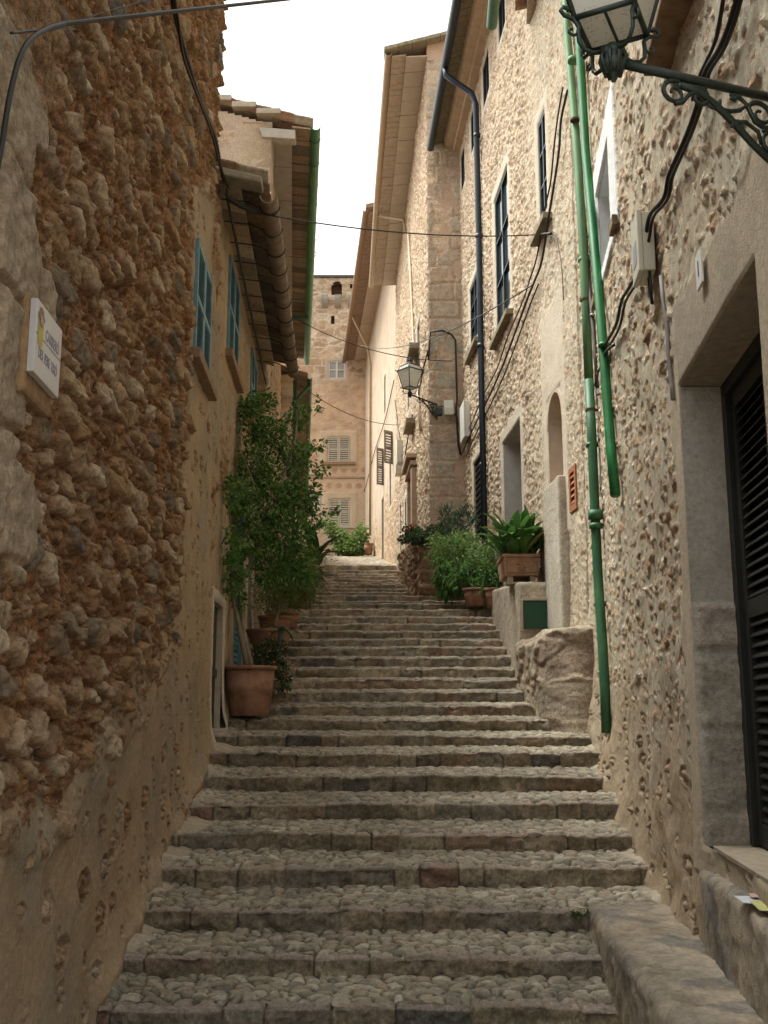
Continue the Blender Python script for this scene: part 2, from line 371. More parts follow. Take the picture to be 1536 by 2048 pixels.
def recess(parent, P, ho, depth, m, back=None, name='recess', D=None):
    """sides (and back) of an opening"""
    a, b, c, d = ho[:4]; q = P.p if P is not None else (lambda u, z, o: (u, D-o, z))
    mb = MB(); th = .035
    f = (lambda x0, x1, z0, z1, o0, o1: mb.hexa([q(x0,z0,o0),q(x0,z0,o1),q(x1,z0,o1),q(x1,z0,o0),q(x0,z1,o0),q(x0,z1,o1),q(x1,z1,o1),q(x1,z1,o0)]))
    f(a-th, a, c-th, d+th, -depth, -.004); f(b, b+th, c-th, d+th, -depth, -.004)
    f(a, b, c-th, c, -depth, -.004); f(a, b, d, d+th, -depth, -.004)
    o = mb.build(name, m, parent)
    return o
def text_mesh(txt, size, ext=.001):
    cu = bpy.data.curves.new('lettering', 'FONT'); cu.body = txt; cu.size = size; cu.align_x = 'CENTER'; cu.align_y = 'CENTER'; cu.extrude = ext; cu.offset = size*.012
    o = bpy.data.objects.new('lettering', cu); C.objects.link(o)
    dg = bpy.context.evaluated_depsgraph_get(); dg.update()
    me = bpy.data.meshes.new_from_object(o.evaluated_get(dg)); bpy.data.objects.remove(o); return me

# ---------------------------------------------------------------- ground and stairs
def multi_grid(name, parts, m, parent=None):
    vs, cs, qs, n = [], [], [], 0
    for P, col in parts:
        nu, nv = P.shape[:2]; idx = np.arange(nu*nv).reshape(nu, nv)+n
        qs.append(np.stack([idx[:-1,:-1], idx[1:,:-1], idx[1:,1:], idx[:-1,1:]], -1).reshape(-1, 4))
        col = w4(col, .15 if name == 'cobbled_path' else .4) if col.shape[-1] == 3 else col
        vs.append(P.reshape(-1, 3)); cs.append(col.reshape(-1, 4)); n += nu*nv
    v = np.concatenate(vs); c = np.concatenate(cs); q = np.concatenate(qs); nf = len(q)
    me = bpy.data.meshes.new(name)
    me.vertices.add(n); me.vertices.foreach_set('co', v.reshape(-1).astype(np.float32))
    me.loops.add(nf*4); me.loops.foreach_set('vertex_index', q.reshape(-1).astype(np.int32))
    me.polygons.add(nf); me.polygons.foreach_set('loop_start', np.arange(0, nf*4, 4, dtype=np.int32)); me.update(calc_edges=True)
    a = me.color_attributes.new('Col', 'FLOAT_COLOR', 'POINT'); cc = np.ones((n, 4), np.float32); cc[:, :3] = np.clip(c[:, :3]*ALB, .005, .95); cc[:, 3] = c[:, 3]
    a.data.foreach_set('color', cc.ravel())
    return link(name, me, m, parent, True)
def XL(D): return np.where(D < 16, PL1.X(D), PL3.X(D)-.1)-.12
def XR(D): return np.where(D < 11.9, PR1.X(D), np.where(D < 22.4, PR2.X(D), np.where(D < 36, PR3.X(D), PR4.X(D))))+.12
ground = MB().box(-1500, 1500, -1500, 1500, -2.6, Zs[0]-.30).build('ground', mat('earth', (.16,.13,.10), .95, .2, .5))
tag(ground, kind='structure')
stone_parts, cob_parts = [], []
def cobble(x, y, i, cs=(.088, .052)):
    a1, a2, r1 = worley(x/cs[0]+.8*fbm(x*5, y*5, 900+i, 2), y/cs[1]+.8*fbm(x*5, y*5, 910+i, 2), 300+i*7, .95)
    dome = np.sqrt(np.clip(1-(a1/.62)**2, 0, 1)); m = ss(a2-a1, .04, .22)
    fi = fbm(x*40, y*40, 6, 3); lo = fbm(x*1.3, y*1.3, 9+i, 3)
    h = (.014+.019*r1(5))*dome*m+.008*r1(6)+m*((r1(11)-.5)*.012*r1('dx')+(r1(12)-.5)*.012*r1('dy'))
    col = pal(r1(8), [(.38,.325,.24),(.49,.42,.32),(.30,.26,.195),(.58,.51,.40),(.42,.33,.23),(.26,.235,.19)])
    col = mix((.10,.085,.055), col, m)
    return h, .88*col*(1+.6*fi+.8*lo)[..., None], lo
for i in range(len(Ds)+0):
    D0, z = Ds[i], Zs[i]; D1 = Ds[i+1] if i+1 < len(Ds) else 46.5
    z1 = (Zs[i+1] if i+1 < len(Ds) else zg(46.5)); pz = Zs[i-1]+.028 if i else Zs[0]-.16
    last = i+1 == len(Ds); rise = z-pz
    x0, x1 = float(XL(D0)), float(XR(D0))
    if D0 > 22.5: x1 = float(PR3.X(D0))+.2
    du = .0017*D0; xs = np.arange(x0, x1+du, du); R = .026
    rng = np.random.default_rng(100+i); bx = [x0]
    while bx[-1] < x1: bx.append(bx[-1]+rng.choice([rng.uniform(.16,.26), rng.uniform(.28,.42), rng.uniform(.42,.66)], p=[.3,.45,.25]))
    bx = np.array(bx); bi = np.clip(np.searchsorted(bx, xs, side='right')-1, 0, len(bx)-2)
    nb = len(bx); bD = rng.normal(0, .009, nb); bZ = rng.normal(0, .006, nb); bT = rng.normal(0, .025, nb); bN = rng.uniform(.09, .2, nb)
    tones = .97*np.array([(.29,.225,.155),(.34,.27,.19),(.25,.205,.155),(.38,.31,.22),(.31,.22,.155),(.28,.245,.19),(.15,.135,.115),(.28,.18,.13)])*(1+.35*ss(D0+0., 11., 17.))  # stone tones brightened up the flight, standing in for stronger light there
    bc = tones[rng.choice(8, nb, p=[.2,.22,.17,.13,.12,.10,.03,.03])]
    wid = (bx[bi+1]-bx[bi]); ed = np.minimum(xs-bx[bi], bx[bi+1]-xs)
    mort = rng.uniform(0, 1, nb)                          # some joints are filled flush, some open
    jd = ss(ed, 0, .016)*(1-0)+0
    fill = np.where(rng.uniform(0,1,nb)[bi] < .5, .35, 1.0)
    edge = .05*fbm(xs*.55, xs*0+i, 700, 2)+.022*fbm(xs*4, xs*0+i, 710, 4)+bD[bi]*1.7
    top = bZ[bi]+bT[bi]*(xs-(bx[bi]+wid/2))*.6+.024*fbm(xs*.8, xs*0+i*3, 720, 2)+.016*fbm(xs*5, xs*0+i*3, 721, 4)
    nos = bN[bi]
    nr = max(4, int((rise-R)/(.0018*D0))+2); nn = max(5, int(.2/(.0025*D0))+3)
    prof = [(0, t*(rise-R), -1, 0) for t in np.linspace(0, 1, nr)]
    prof += [(R-R*math.cos(g), rise-R+R*math.sin(g), -math.cos(g), math.sin(g)) for g in np.linspace(.3, math.pi/2, 4)]
    prof += [(None, t, 0, 1) for t in np.linspace(.06, 1, nn)]+[(None, 1.02, 0, 2)]
    P = np.zeros((len(xs), len(prof), 3)); Cc = np.zeros_like(P)
    for j, (dy, dz_, ny, nz) in enumerate(prof):
        if dy is None: y = R+(nos-R)*dz_; zz = rise+0*xs+.0; vcoord = rise+y
        else: y = dy+0*xs; zz = dz_+0*xs; vcoord = dz_+dy+0*xs
        rg = fbm(xs*20, vcoord*20+i*5, 730, 4); rg2 = fbm(xs*60, vcoord*60+i*5, 731, 2)
        ch = fbm(xs*7, vcoord*9+i*3, 732, 3); dep = -(1-jd)*.022*fill + rg*.040 + rg2*.010 - .006 - .03*ss(ch, .12, .3)
        drop = .06 if nz == 2 else 0; nz = min(nz, 1)
        low = ss(rise*.25-dz_ if dy is not None else -1+0*xs, 0, rise*.25)
        P[:, j, 0] = xs; P[:, j, 1] = D0+edge+y-dep*(-ny)*1.0 if ny else D0+edge+y
        P[:, j, 2] = pz+zz+(top if (dy is None or dz_ > 0) else 0)*(min(1, dz_/rise) if dy is not None else 1)+dep*nz-drop
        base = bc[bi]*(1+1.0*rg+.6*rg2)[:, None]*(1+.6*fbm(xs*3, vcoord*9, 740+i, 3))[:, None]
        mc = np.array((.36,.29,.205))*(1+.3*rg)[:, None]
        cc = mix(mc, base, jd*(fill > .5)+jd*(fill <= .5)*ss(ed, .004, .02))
        cc = mix(np.array((.10,.075,.055)), cc, ss(jd, 0, .55)) if True else cc
        cc = np.where((fill <= .5)[:, None]&(jd < .6)[:, None], mc*.9, cc)
        if dy is None or nz > .5:
            cc = mix(cc, np.array((.47,.385,.33))*(1+.5*rg)[:, None], .6*jd)      # paler, pinker nosing and block tops
        moss = ss(fbm(xs*1.5, vcoord*6, 760+i, 4)+(.08 if ny else -.02), .10, .3)*.55
        cc = mix(cc, (.12,.11,.06), moss)
        Cc[:, j] = cc
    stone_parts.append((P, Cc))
    # cobbled tread behind the nosing
    dv = max(.007, .0016*D0) if not last else .12
    ys = np.arange(0, 1.0001, dv/(D1-D0)); xg, tg = np.meshgrid(xs, ys, indexing='ij')
    yst = D0+(edge+nos)[:, None]-.03; yy = yst+(D1+.05-yst)*tg
    if last: zb = z+(z1-z)*tg
    else: zb = z+.028*(yy-D0)/(D1-D0)
    h, col, lo = cobble(xg, yy, i, (.098, .050) if D0 < 14 else (.11, .08))
    lx = XL(D0)+.12; rx = XR(D0)-.12
    slab = ss(lx+.20+.6*fbm(yy*1.5, xg*0+i, 800, 2)-xg+.12*fbm(xg*8, yy*8, 801, 2), 0, .05)
    slab = np.maximum(slab, ss(xg-rx+.10+.2*fbm(yy*2, xg*0+i, 802, 2), 0, .05))
    rgh = fbm(xg*15, yy*15, 803+i, 4)
    h = h*(1-slab)+slab*(.016+.03*rgh); col = mix(col, np.array((.43,.36,.27))*(1+.7*rgh)[..., None], slab)
    first = ss(tg*(D1-D0), 0, .03)
    h = h*(.3+.7*first)-.014*(1-first)
    swell = .05*ss(lx+.25-xg, 0, .25)+.05*ss(xg-rx+.15, 0, .2)
    z3 = zb+h-.014+top[:, None]*(1-tg)+swell*ss(tg, 0, .3)
    cob_parts.append((np.stack([xg, yy, z3], -1), col))
# level paving before the first step
xs = np.arange(-3, 3.5, .02); ys = np.arange(3.2, 6.1, .015); xg, yy = np.meshgrid(xs, ys, indexing='ij')
h, col, lo = cobble(xg, yy, 99); cob_parts.append((np.stack([xg, yy, Zs[0]-.165+h], -1), col))
tag(multi_grid('stairs', stone_parts, mat_relief('step_stone', 42, .8)), kind='structure')
tag(multi_grid('cobbled_path', cob_parts, mat_relief('cobble_stone', 60, .4, .72)), kind='structure')
low = MB().hexa([(-3.2,-3,-2.5),(3.6,-3,-2.5),(3.6,3.3,-2.5),(-3.2,3.3,-2.5),(-3.2,-3,Zs[0]-.16),(3.6,-3,Zs[0]-.16),(3.6,3.3,Zs[0]-.16),(-3.2,3.3,Zs[0]-.16)]).build('path', mat('path_paving', (.3,.26,.21), .9, .3, 20, .6))
tag(low, kind='structure')
for k, (a, b) in enumerate([(6, 46)]):                   # solid earth under the flight
    mb = MB(); n = 0
    Dl = [6.06]+[d+.06 for d in Ds[1:]]+[46, 60]
    for d0, d1 in zip(Dl[:-1], Dl[1:]):
        z0_, z1_ = zg(d0-.06)-.35, zg(d1-.06)-.35
        mb.hexa([(-6,d0,-2.5),(3.2,d0,-2.5),(3.2,d1,-2.5),(-6,d1,-2.5),(-6,d0,z0_),(3.2,d0,z0_),(3.2,d1,z1_),(-6,d1,z1_)])
    tag(mb.build('terrain', mat('earth', (.16,.13,.10))), kind='structure')

# ================================================================ HOUSES ON THE LEFT
def gbase(sgn_amp, w=.18, lo=0):
    return lambda u, z: sgn_amp*np.exp(-np.clip(z-zg(u), 0, 9)/w)*(1+1.2*fbm(u*3, z*3, 5, 3))
# ---- tall rubble house, near left
def hole(P, x0y0x1y1):
    pass
hA = (8.87, 9.93, 3.16, 4.27)
def style_left(u, z):
    A = st_rubble(u, z); B = blend(st_key(u, z, 3, .62, .40, .25), st_key(u, z, 23, .5, .2, .15), ss(fbm(u*.9, z*.9, 92, 3), -.02, .1))
    n = fbm(u*1.1, z*1.1, 91, 4)
    zb = np.interp(u, [3.5, 5, 6.5, 8, 9.5, 11], [-.55, -.25, .25, .75, 1.7, 2.2])
    lev = -.075+.115*ss(zb-z+n*1.5, -.75, .55); m = ss(zb-z+n*1.5, .25, .5)
    # render round the shutters and patches at the corner
    b_ = u-8.68+n*.4-ss(z, 4.5, 5.6)*1.7; lev = np.maximum(lev, -.075+.115*ss(b_, -.25, .1)); m = np.maximum(m, ss(b_, .02, .1))
    r = bury(A, (B[0]*.5, B[1]), lev); r = blend(r, B, m)
    q = st_ashlar(u, z, 31, .55, .6, [(.42,.33,.235),(.37,.285,.20),(.48,.39,.28)], .22, (.40,.28,.18))
    qh = q[0]*1.3+.035*fbm(u*5, z*5, 32, 4)+.014*fbm(u*20, z*20, 34, 3)
    r = blend(r, (qh+.02, q[1]), ss(4.32-u+n*.8-.30*ss(np.sin(z*6.5), -.2, .2), 0, .05)*ss(2.7-z+n, 0, .1)*ss(z-.4+n, 0, .1))
    pl = st_plaster(u, z, 33, (.38,.24,.14), (.31,.185,.10)); pr = fbm(u*12, z*12, 3, 5)
    g = ss(z-2.55-n*.8, 0, .2)*ss(4.75-u+n*1.4, 0, .25)
    r = blend(r, (pl[0]+.09*pr, w4(pl[1][..., :3]*(1+.6*pr)[..., None], .8)), g*.95)
    return r
house_a = thing('stone_house', 'tall rubble stone house on the left carrying the street name plaque', 'house', (-1.7, 5, Zs[0]))
relief_wall(house_a, PL1, 2.4, 10.15, -2.0, 8.6, .012, .0105, style_left, [hA], [], geo=.0027, base=gbase(.10, .16))
MB().wbox(PL1, 2.4, 10.1, -6, -.5, -2.2, 8.6).build('house_body', mat('rear_render', (.40,.30,.2), .9, .2, 3, .3), house_a, bevel=.01)
roofA = MB(); roofA.hexa([PL1.p(2,8.4,.12),PL1.p(2,8.4+1.3,-5),PL1.p(10.2,8.4+1.3,-5),PL1.p(10.2,8.4,.12),PL1.p(2,8.55,.12),PL1.p(2,8.55+1.3,-5),PL1.p(10.2,8.55+1.3,-5),PL1.p(10.2,8.55,.12)])
roofA.build('roof', M_terra(), house_a)
M_BLUE = mat('blue_shutter_paint', (.13,.27,.32), .6, .2, 8, .12, c2=(.21,.38,.43))
def louvre_leaf(P, D0, D1, z0, z1, off, m, parent, name='shutter', mid=True, sl=.045, fw=.055, th=.035, slope=.6, dark=None):
    """one louvred leaf, frame and slats, lying against the wall plane"""
    mb = MB()
    q = P.p if isinstance(P, Plane) else P
    def bx(a, b, c, d, o0, o1): mb.hexa([q(a,c,o0),q(a,c,o1),q(b,c,o1),q(b,c,o0),q(a,d,o0),q(a,d,o1),q(b,d,o1),q(b,d,o0)])
    bx(D0, D0+fw, z0, z1, off, off+th); bx(D1-fw, D1, z0, z1, off, off+th)
    bx(D0+fw, D1-fw, z1-fw, z1, off+.001, off+th-.001); bx(D0+fw, D1-fw, z0, z0+fw*1.2, off+.001, off+th-.001)
    zm = (z0+z1)/2; spans = [(z0+fw*1.2, zm-fw/2), (zm+fw/2, z1-fw)] if mid else [(z0+fw*1.2, z1-fw)]
    if mid: bx(D0+fw, D1-fw, zm-fw/2, zm+fw/2, off+.001, off+th-.001)
    for a, b in spans:
        n = max(3, int((b-a)/sl)); s = (b-a)/n
        for k in range(n):
            c = a+(k+.15)*s; e = D0+fw-.004; g = D1-fw+.004
            mb.add([q(e,c,off+th*.9), q(g,c,off+th*.9), q(g,c+s*slope*1.25,off+.004), q(e,c+s*slope*1.25,off+.004),
                    q(e,c+.008,off+th*.9), q(g,c+.008,off+th*.9), q(g,c+s*slope*1.25+.008,off+.004), q(e,c+s*slope*1.25+.008,off+.004)],
                   [(0,1,2,3),(7,6,5,4),(0,4,5,1),(3,2,6,7),(0,3,7,4),(1,5,6,2)])
    return mb.build(name, m, parent)
def shuttered(parent, P, ho, off, m, sill=True, nl=2, depth=.22, sillm=None, rec=None):
    f = MB(); a, b, c, d = ho[:4]; w = .05
    for bx in [(a,a+w,c,d),(b-w,b,c,d),(a+w,b-w,d-w,d),(a+w,b-w,c,c+w)]: f.wbox(P, bx[0], bx[1], off-.07, off-.012, bx[2], bx[3])
    fr_ = f.build('window', m, parent)
    step = (b-a-.02)/nl
    for k in range(nl): louvre_leaf(P, a+.01+k*step, a+.005+(k+1)*step, c+.01, d-.01, off-.01, m, fr_)
    MB().wbox(P, a, b, -depth, -depth+.02, c, d).build('window_pane', M_glass(), fr_)
    recess(parent, P, ho, depth, rec or M_soff())
    if sill: MB().wbox(P, a-.14, b+.14, -.03, .10, c-.10, c-.002).build('window_sill', sillm or mat('weathered_sill', (.30,.19,.11), .9, .3, 14, .5), parent, bevel=.008)
    return fr_
shuttered(house_a, PL1, hA, .01, M_BLUE)
# ---- lower rendered house
hB = (11.45, 12.62, 4.08, 5.30); hC = (14.5, 15.5, 4.15, 5.25)
hD = (11.0, 12.0, float(zg(11.0))-.05, 1.16); hE = (13.1, 14.2, float(zg(13.1))-.05, 2.85); hF = (14.9, 15.7, float(zg(14.9))-.05, 3.0)
def style_left2(u, z):
    A = st_key(u, z, 3, .5); B = st_rubble(u, z)
    n = fbm(u*1.1, z*1.1, 91, 4)
    m = ss(n-.16, 0, .05)*ss(4-z, 0, 2)
    up = ss(10.65-u+n*.5, 0, .08)*ss(z-4.2+n, 0, .2)
    return blend(A, B, np.maximum(m, up))
house_b = thing('rendered_house', 'low ochre rendered house with blue louvred shutters and a clay gutter behind the potted tree', 'house', (-1.8, 12, float(zg(12))))
relief_wall(house_b, PL1, 10.15, 16.0, -.9, 5.75, .03, .022, style_left2, [hB, hC, hD, hE, hF],
            [(hB[0]-.25,hB[1]+.2,hB[2]-.25,5.6,(.48,.335,.20),.012),(hC[0]-.2,hC[1]+.2,hC[2]-.2,5.6,(.48,.335,.20),.012),
             (hD[0]-.10,hD[1]+.10,-.9,1.28,(.58,.52,.43),.02),(hE[0]-.12,hE[1]+.12,0,3.0,(.50,.36,.2),.012),(hF[0]-.16,hF[1]+.16,0,3.15,(.60,.55,.47),.02)], base=gbase(.06))
MB().wbox(PL1, 10.2, 16.0, -5.5, -.5, -2, 5.7).build('house_body', mat('rear_render', (.40,.30,.2)), house_b)
shuttered(house_b, PL1, hB, .01, M_BLUE); shuttered(house_b, PL1, hC, .01, M_BLUE)
for ho in (hD, hE, hF): recess(house_b, PL1, ho, .2, M_soff())
dd = MB(); dd.wbox(PL1, hD[0], hD[1], -.2, -.07, hD[2], hD[3]); dd.wbox(PL1, hD[0]+.08, hD[0]+.16, -.069, -.04, hD[2], hD[3]-.05); dd.wbox(PL1, hD[0]+.17, hD[1]-.05, -.069, -.045, .35, .45)
dd.build('door', mat('weathered_door', (.05,.045,.04), .7, .4, 8, .3, stretch=(1,1,.2)), house_b, bevel=.004)
db = MB(); n = 26                                           # blue bead curtain
for k in range(n):
    D = hE[0]+.03+(hE[1]-hE[0]-.06)*k/(n-1)
    for j in range(36):
        z = hE[2]+.1+j*(hE[3]-hE[2]-.12)/36; db.wbox(PL1, D-.012, D+.012, -.06, -.035, z, z+.05)
do = db.build('bead_curtain', M_BLUE, house_b)
fb = MB()
for a, b, c, d in [(hE[0],hE[0]+.05,hE[2],hE[3]),(hE[1]-.05,hE[1],hE[2],hE[3]),(hE[0]+.05,hE[1]-.05,hE[3]-.05,hE[3])]: fb.wbox(PL1, a, b, -.05, .02, c, d)
fb.build('door_frame', M_BLUE, house_b, bevel=.004)
MB().wbox(PL1, hE[0], hE[1], -.2, -.16, hE[2], hE[3]).build('door', mat('weathered_door', (.05,.045,.04)), house_b)
MB().wbox(PL1, hF[0], hF[1], -.2, -.16, hF[2], hF[3]).build('door', mat('white_door_paint', (.62,.60,.55), .6, .1, 4), house_b, bevel=.004)
# eaves: stone slab soffit, roof tiles, clay gutter on iron brackets
def tile_roof(parent, P, D0, D1, zlip, over, back, slope, name='roof', pitch=.24, m=None, dir2=None):
    """barrel-tile roof: rows of tiles running down to the eave; the surface is a wave in D"""
    Dn = int((D1-D0)/pitch*8); U = np.linspace(D0, D1, Dn); V = np.arange(0, over+back+.001, .06)
    u, v = np.meshgrid(U, V, indexing='ij')
    ph = (u-D0)/pitch*2*math.pi; wv = .045*np.cos(ph)+.02*((v/.33)%1)*-1
    o = over-v; z = zlip+slope*v+wv+.012*fbm(u*1.5, v*3, 44, 2)
    r = H(np.floor((u-D0)/pitch+.5), np.floor(v/.33), 9)
    col = pal(r, [(.36,.22,.14),(.46,.32,.22),(.30,.20,.14),(.42,.36,.27)])*(1+.5*fbm(u*9, v*9, 3, 3))[..., None]
    top = np.stack([P.a+P.b*u+P.sign*o, u, z], -1); bot = top.copy(); bot[..., 2] -= .022
    edge0 = np.stack([bot[:, 0], top[:, 0]], 1)
    parts = [(top, col), (bot[:, ::-1], col[:, ::-1]), (edge0[::-1], np.repeat(col[:, :1], 2, 1)[::-1])]
    for e in (0, -1): parts.append((np.stack([bot[e], top[e]], 0), np.stack([col[e], col[e]], 0)))
    return multi_grid(name, parts, m or mat_relief('roof_tile', 30, .4, .85), parent)
def soffit_slabs(parent, P, D0, D1, o0, o1, z0, z1, step, m, name='soffit', gap=.012, th=.03, rnd=.1):
    """flat tiles of an eave seen from beneath; z0 at the wall, z1 at the lip"""
    mb = MB(); D = D0; k = 0; tone = m if isinstance(m, tuple) else None
    while D < D1-.02:
        if tone: f = random.uniform(.62, 1.3); g = random.uniform(-.02, .02); mb.cur = (tone[0]*f+g, tone[1]*f, tone[2]*f-g)
        e = min(D+step*(1+random.uniform(-rnd, rnd)), D1); j = random.uniform(-.006, .006)
        mb.hexa([P.p(D+gap,z0+j,o0),P.p(D+gap,z1+j,o1),P.p(e,z1+j,o1),P.p(e,z0+j,o0),P.p(D+gap,z0+th+j,o0),P.p(D+gap,z1+th+j,o1),P.p(e,z1+th+j,o1),P.p(e,z0+th+j,o0)])
        D = e; k += 1
    return mb.build(name, mat_relief() if tone else m, parent, bevel=.004)
e0, e1 = 10.2, 16.0
soffit_slabs(house_b, PL1, e0, e1, -.02, .26, 5.53, 5.45, .30, (.50,.39,.27), gap=.03)
soffit_slabs(house_b, PL1, e0, e1, .20, .46, 5.56, 5.49, .24, (.20,.145,.10), 'eave_tiles', gap=.04)
tile_roof(house_b, PL1, e0-.02, e1, 5.62, .55, 5.4, .28)
slab = MB(); slab.hexa([PL1.p(10.0,5.6,-.3),PL1.p(10.0,5.42,.5),PL1.p(10.25,5.42,.5),PL1.p(10.25,5.6,-.3),PL1.p(10.0,5.70,-.3),PL1.p(10.0,5.50,.5),PL1.p(10.25,5.50,.5),PL1.p(10.25,5.70,-.3)])
slab.build('eave_end_slab', mat('weathered_slab', (.36,.32,.23), .95, .25, 9, .6, dist=.03), house_b, bevel=.02)
gz = 5.36; gut = MB(); D = 10.15; k = 0
clay = mat('clay_gutter', (.27,.185,.125), .85, .3, 7, .3, c2=(.40,.29,.20))
while D < 15.95:
    e = min(D+.52, 16.05); gut.trough([PL1.p(D,gz+.012*(k%2),.56),PL1.p(e,gz+.012*(k%2)-.01,.56)], .095-.004*(k%2), .014); D = e-.03; k += 1
gut.build('gutter', clay, house_b, True)
for k in range(11):
    br = MB(); D = 10.4+.53*k; br.tube([PL1.p(D,gz+.09,-.02),PL1.p(D,gz+.05,.3),PL1.p(D,gz-.02,.455)], .008, 5)
    br.tube([PL1.p(D,gz-.0-.11*math.sin(g),.56-.11*math.cos(g)) for g in np.linspace(0,math.pi,9)], .008, 5)
    br.build('gutter_bracket', M_dark(), house_b)
# ---- tall pinkish house with the green gutter
house_c = thing('gabled_house', 'tall pinkish gabled house with a long green gutter, behind the clay gutter eave', 'house', (-2.5, 20, float(zg(20))))
def gable_top(xr, zr, sl): return lambda x: zr+(xr-x)*sl
relief_wall(house_c, None, -7.5, -1.92, 4.5, 12, .04, .035, lambda u, z: blend(st_dense(u, z, 9, .24, (1.02,.93,.86)), st_plaster(u, z, 21, (.56,.43,.32), (.49,.375,.28)), ss(fbm(u, z, 4, 3), -.15, .1)),
            [], top=gable_top(-1.9, 9.75, .3), D=16.02)
relief_wall(house_c, PL3, 16.02, 27.6, .8, 9.8, .06, .05, lambda u, z: blend(st_dense(u, z, 10, .2, (.9,.85,.78)), st_plaster(u, z, 22), ss(fbm(u*.7, z*.7, 4, 3), -.1, .1)),
            [(18.4,19.3,float(zg(18.4)),4.3),(22,22.9,5.3,6.8),(18.6,19.5,6.2,7.7),(22.4,23.3,float(zg(22.4)),5.2)])
for ho in [(18.4,19.3,float(zg(18.4)),4.3),(22,22.9,5.3,6.8),(18.6,19.5,6.2,7.7),(22.4,23.3,float(zg(22.4)),5.2)]:
    f = MB(); f.wbox(PL3, ho[0], ho[1], -.22, -.18, ho[2], ho[3]); recess(house_c, PL3, ho, .2, M_soff())
    f.build('door' if ho[2] < 4.5 and ho[3]-ho[2] > 1.8 else 'window', mat('weathered_door', (.05,.045,.04)), house_c)
MB().hexa([(-7.4,16.5,0),(-2.5,16.5,0),(-3.45,27.5,0),(-8.4,27.5,0),(-7.4,16.5,11),(-2.5,16.5,9.75),(-3.45,27.5,9.75),(-8.4,27.5,11)]).build('house_body', mat('rear_render', (.40,.30,.2)), house_c)
soffit_slabs(house_c, PL3, 16.0, 27.7, -.01, .34, 9.66, 9.62, .62, mat('eave_plank', (.48,.43,.36), .85, .12, 6, .2), gap=.015, rnd=.02)
soffit_slabs(house_c, PL3, 16.0, 27.7, .34, .66, 9.70, 9.66, .30, (.30,.22,.155), 'eave_tiles', gap=.03)
tile_roof(house_c, PL3, 15.95, 27.7, 9.79, .70, 5.5, .28)
MB().hexa([(-2.05,15.98,9.50),(-1.50,15.98,9.46),(-1.50,16.2,9.46),(-2.05,16.2,9.50),(-2.12,15.98,9.68),(-1.50,15.98,9.63),(-1.50,16.2,9.63),(-2.12,16.2,9.68)]).build('eave_corner', mat('eave_plank', (.48,.43,.36)), house_c, bevel=.01)
vg = MB()
for k in range(13): vg.box(-7.2+k*.42, -6.79+k*.42, 15.93, 16.25, 11.42-k*.126, 11.52-k*.126)
vg.build('verge_slabs', M_soff(), house_c, bevel=.01)
MB().trough([PL3.p(15.9,9.66,.74),PL3.p(20,9.63,.74),PL3.p(24,9.60,.74),PL3.p(27.75,9.57,.74)], .085, .008, 10).build('gutter', mat('green_gutter_paint', (.08,.30,.12), .45, .2, 3, .1, c2=(.12,.38,.17)), house_c, True)
for k in range(15):
    gb = MB(); D = 16.3+k*.78; gb.tube([PL3.p(D,9.63,.3),PL3.p(D,9.60,.66)], .006, 4); gb.tube([PL3.p(D,9.66-.095*math.sin(g),.74-.093*math.cos(g)) for g in np.linspace(0,math.pi,7)], .006, 4)
    gb.build('gutter_bracket', M_dark(), house_c)
MB().tube([PL3.p(24.2,9.5,.74),PL3.p(24.2,9.5,.1)], .04).build('gutter_outlet', M_green(), house_c, True)
# ---- small house beyond it
PL4 = Plane(-2.55+.079*27.7, -.079, 1)
house_d = thing('small_house', 'small tiled house end with a green gutter just past the tall green-guttered house', 'house', (-3, 34, float(zg(34))))
relief_wall(house_d, PL4, 27.7, 50, 2.5, 9.2, .12, .09, lambda u, z: st_dense(u, z, 14, .25, (1,.97,.93)), [], [(27.7,29.2,2.5,9.2,(.5,.47,.42),.02)])
relief_wall(house_d, None, -6, -2.56, 2.5, 9.2, .1, .09, lambda u, z: st_dense(u, z, 17, .25), D=27.75)
MB().hexa([(-8,28.3,0),(-3.1,28.3,0),(-4.9,50,0),(-9,50,0),(-8,28.3,9.2),(-3.1,28.3,9.2),(-4.9,50,9.2),(-9,50,9.2)]).build('house_body', mat('rear_render', (.40,.30,.2)), house_d)
tile_roof(house_d, PL4, 27.6, 50, 9.18, .42, 5, .3)
MB().trough([PL4.p(27.6,9.1,.48),PL4.p(36,9.0,.48),PL4.p(50,8.9,.48)], .07, .008).build('gutter', M_green(), house_d, True)
MB().tube([PL4.p(28.1,9.0,.48),PL4.p(28.1,8.7,.2),PL4.p(28.1,8.5,.08),PL4.p(28.1,float(zg(28)),.08)], .05).build('drainpipe', M_green(), house_d, True)
MB().wbox(PL4, 27.75, 28.6, .0, .12, 6.5, 9.05).build('shutter', mat('dark_green_panel', (.03,.07,.035), .6), house_d, bevel=.005)

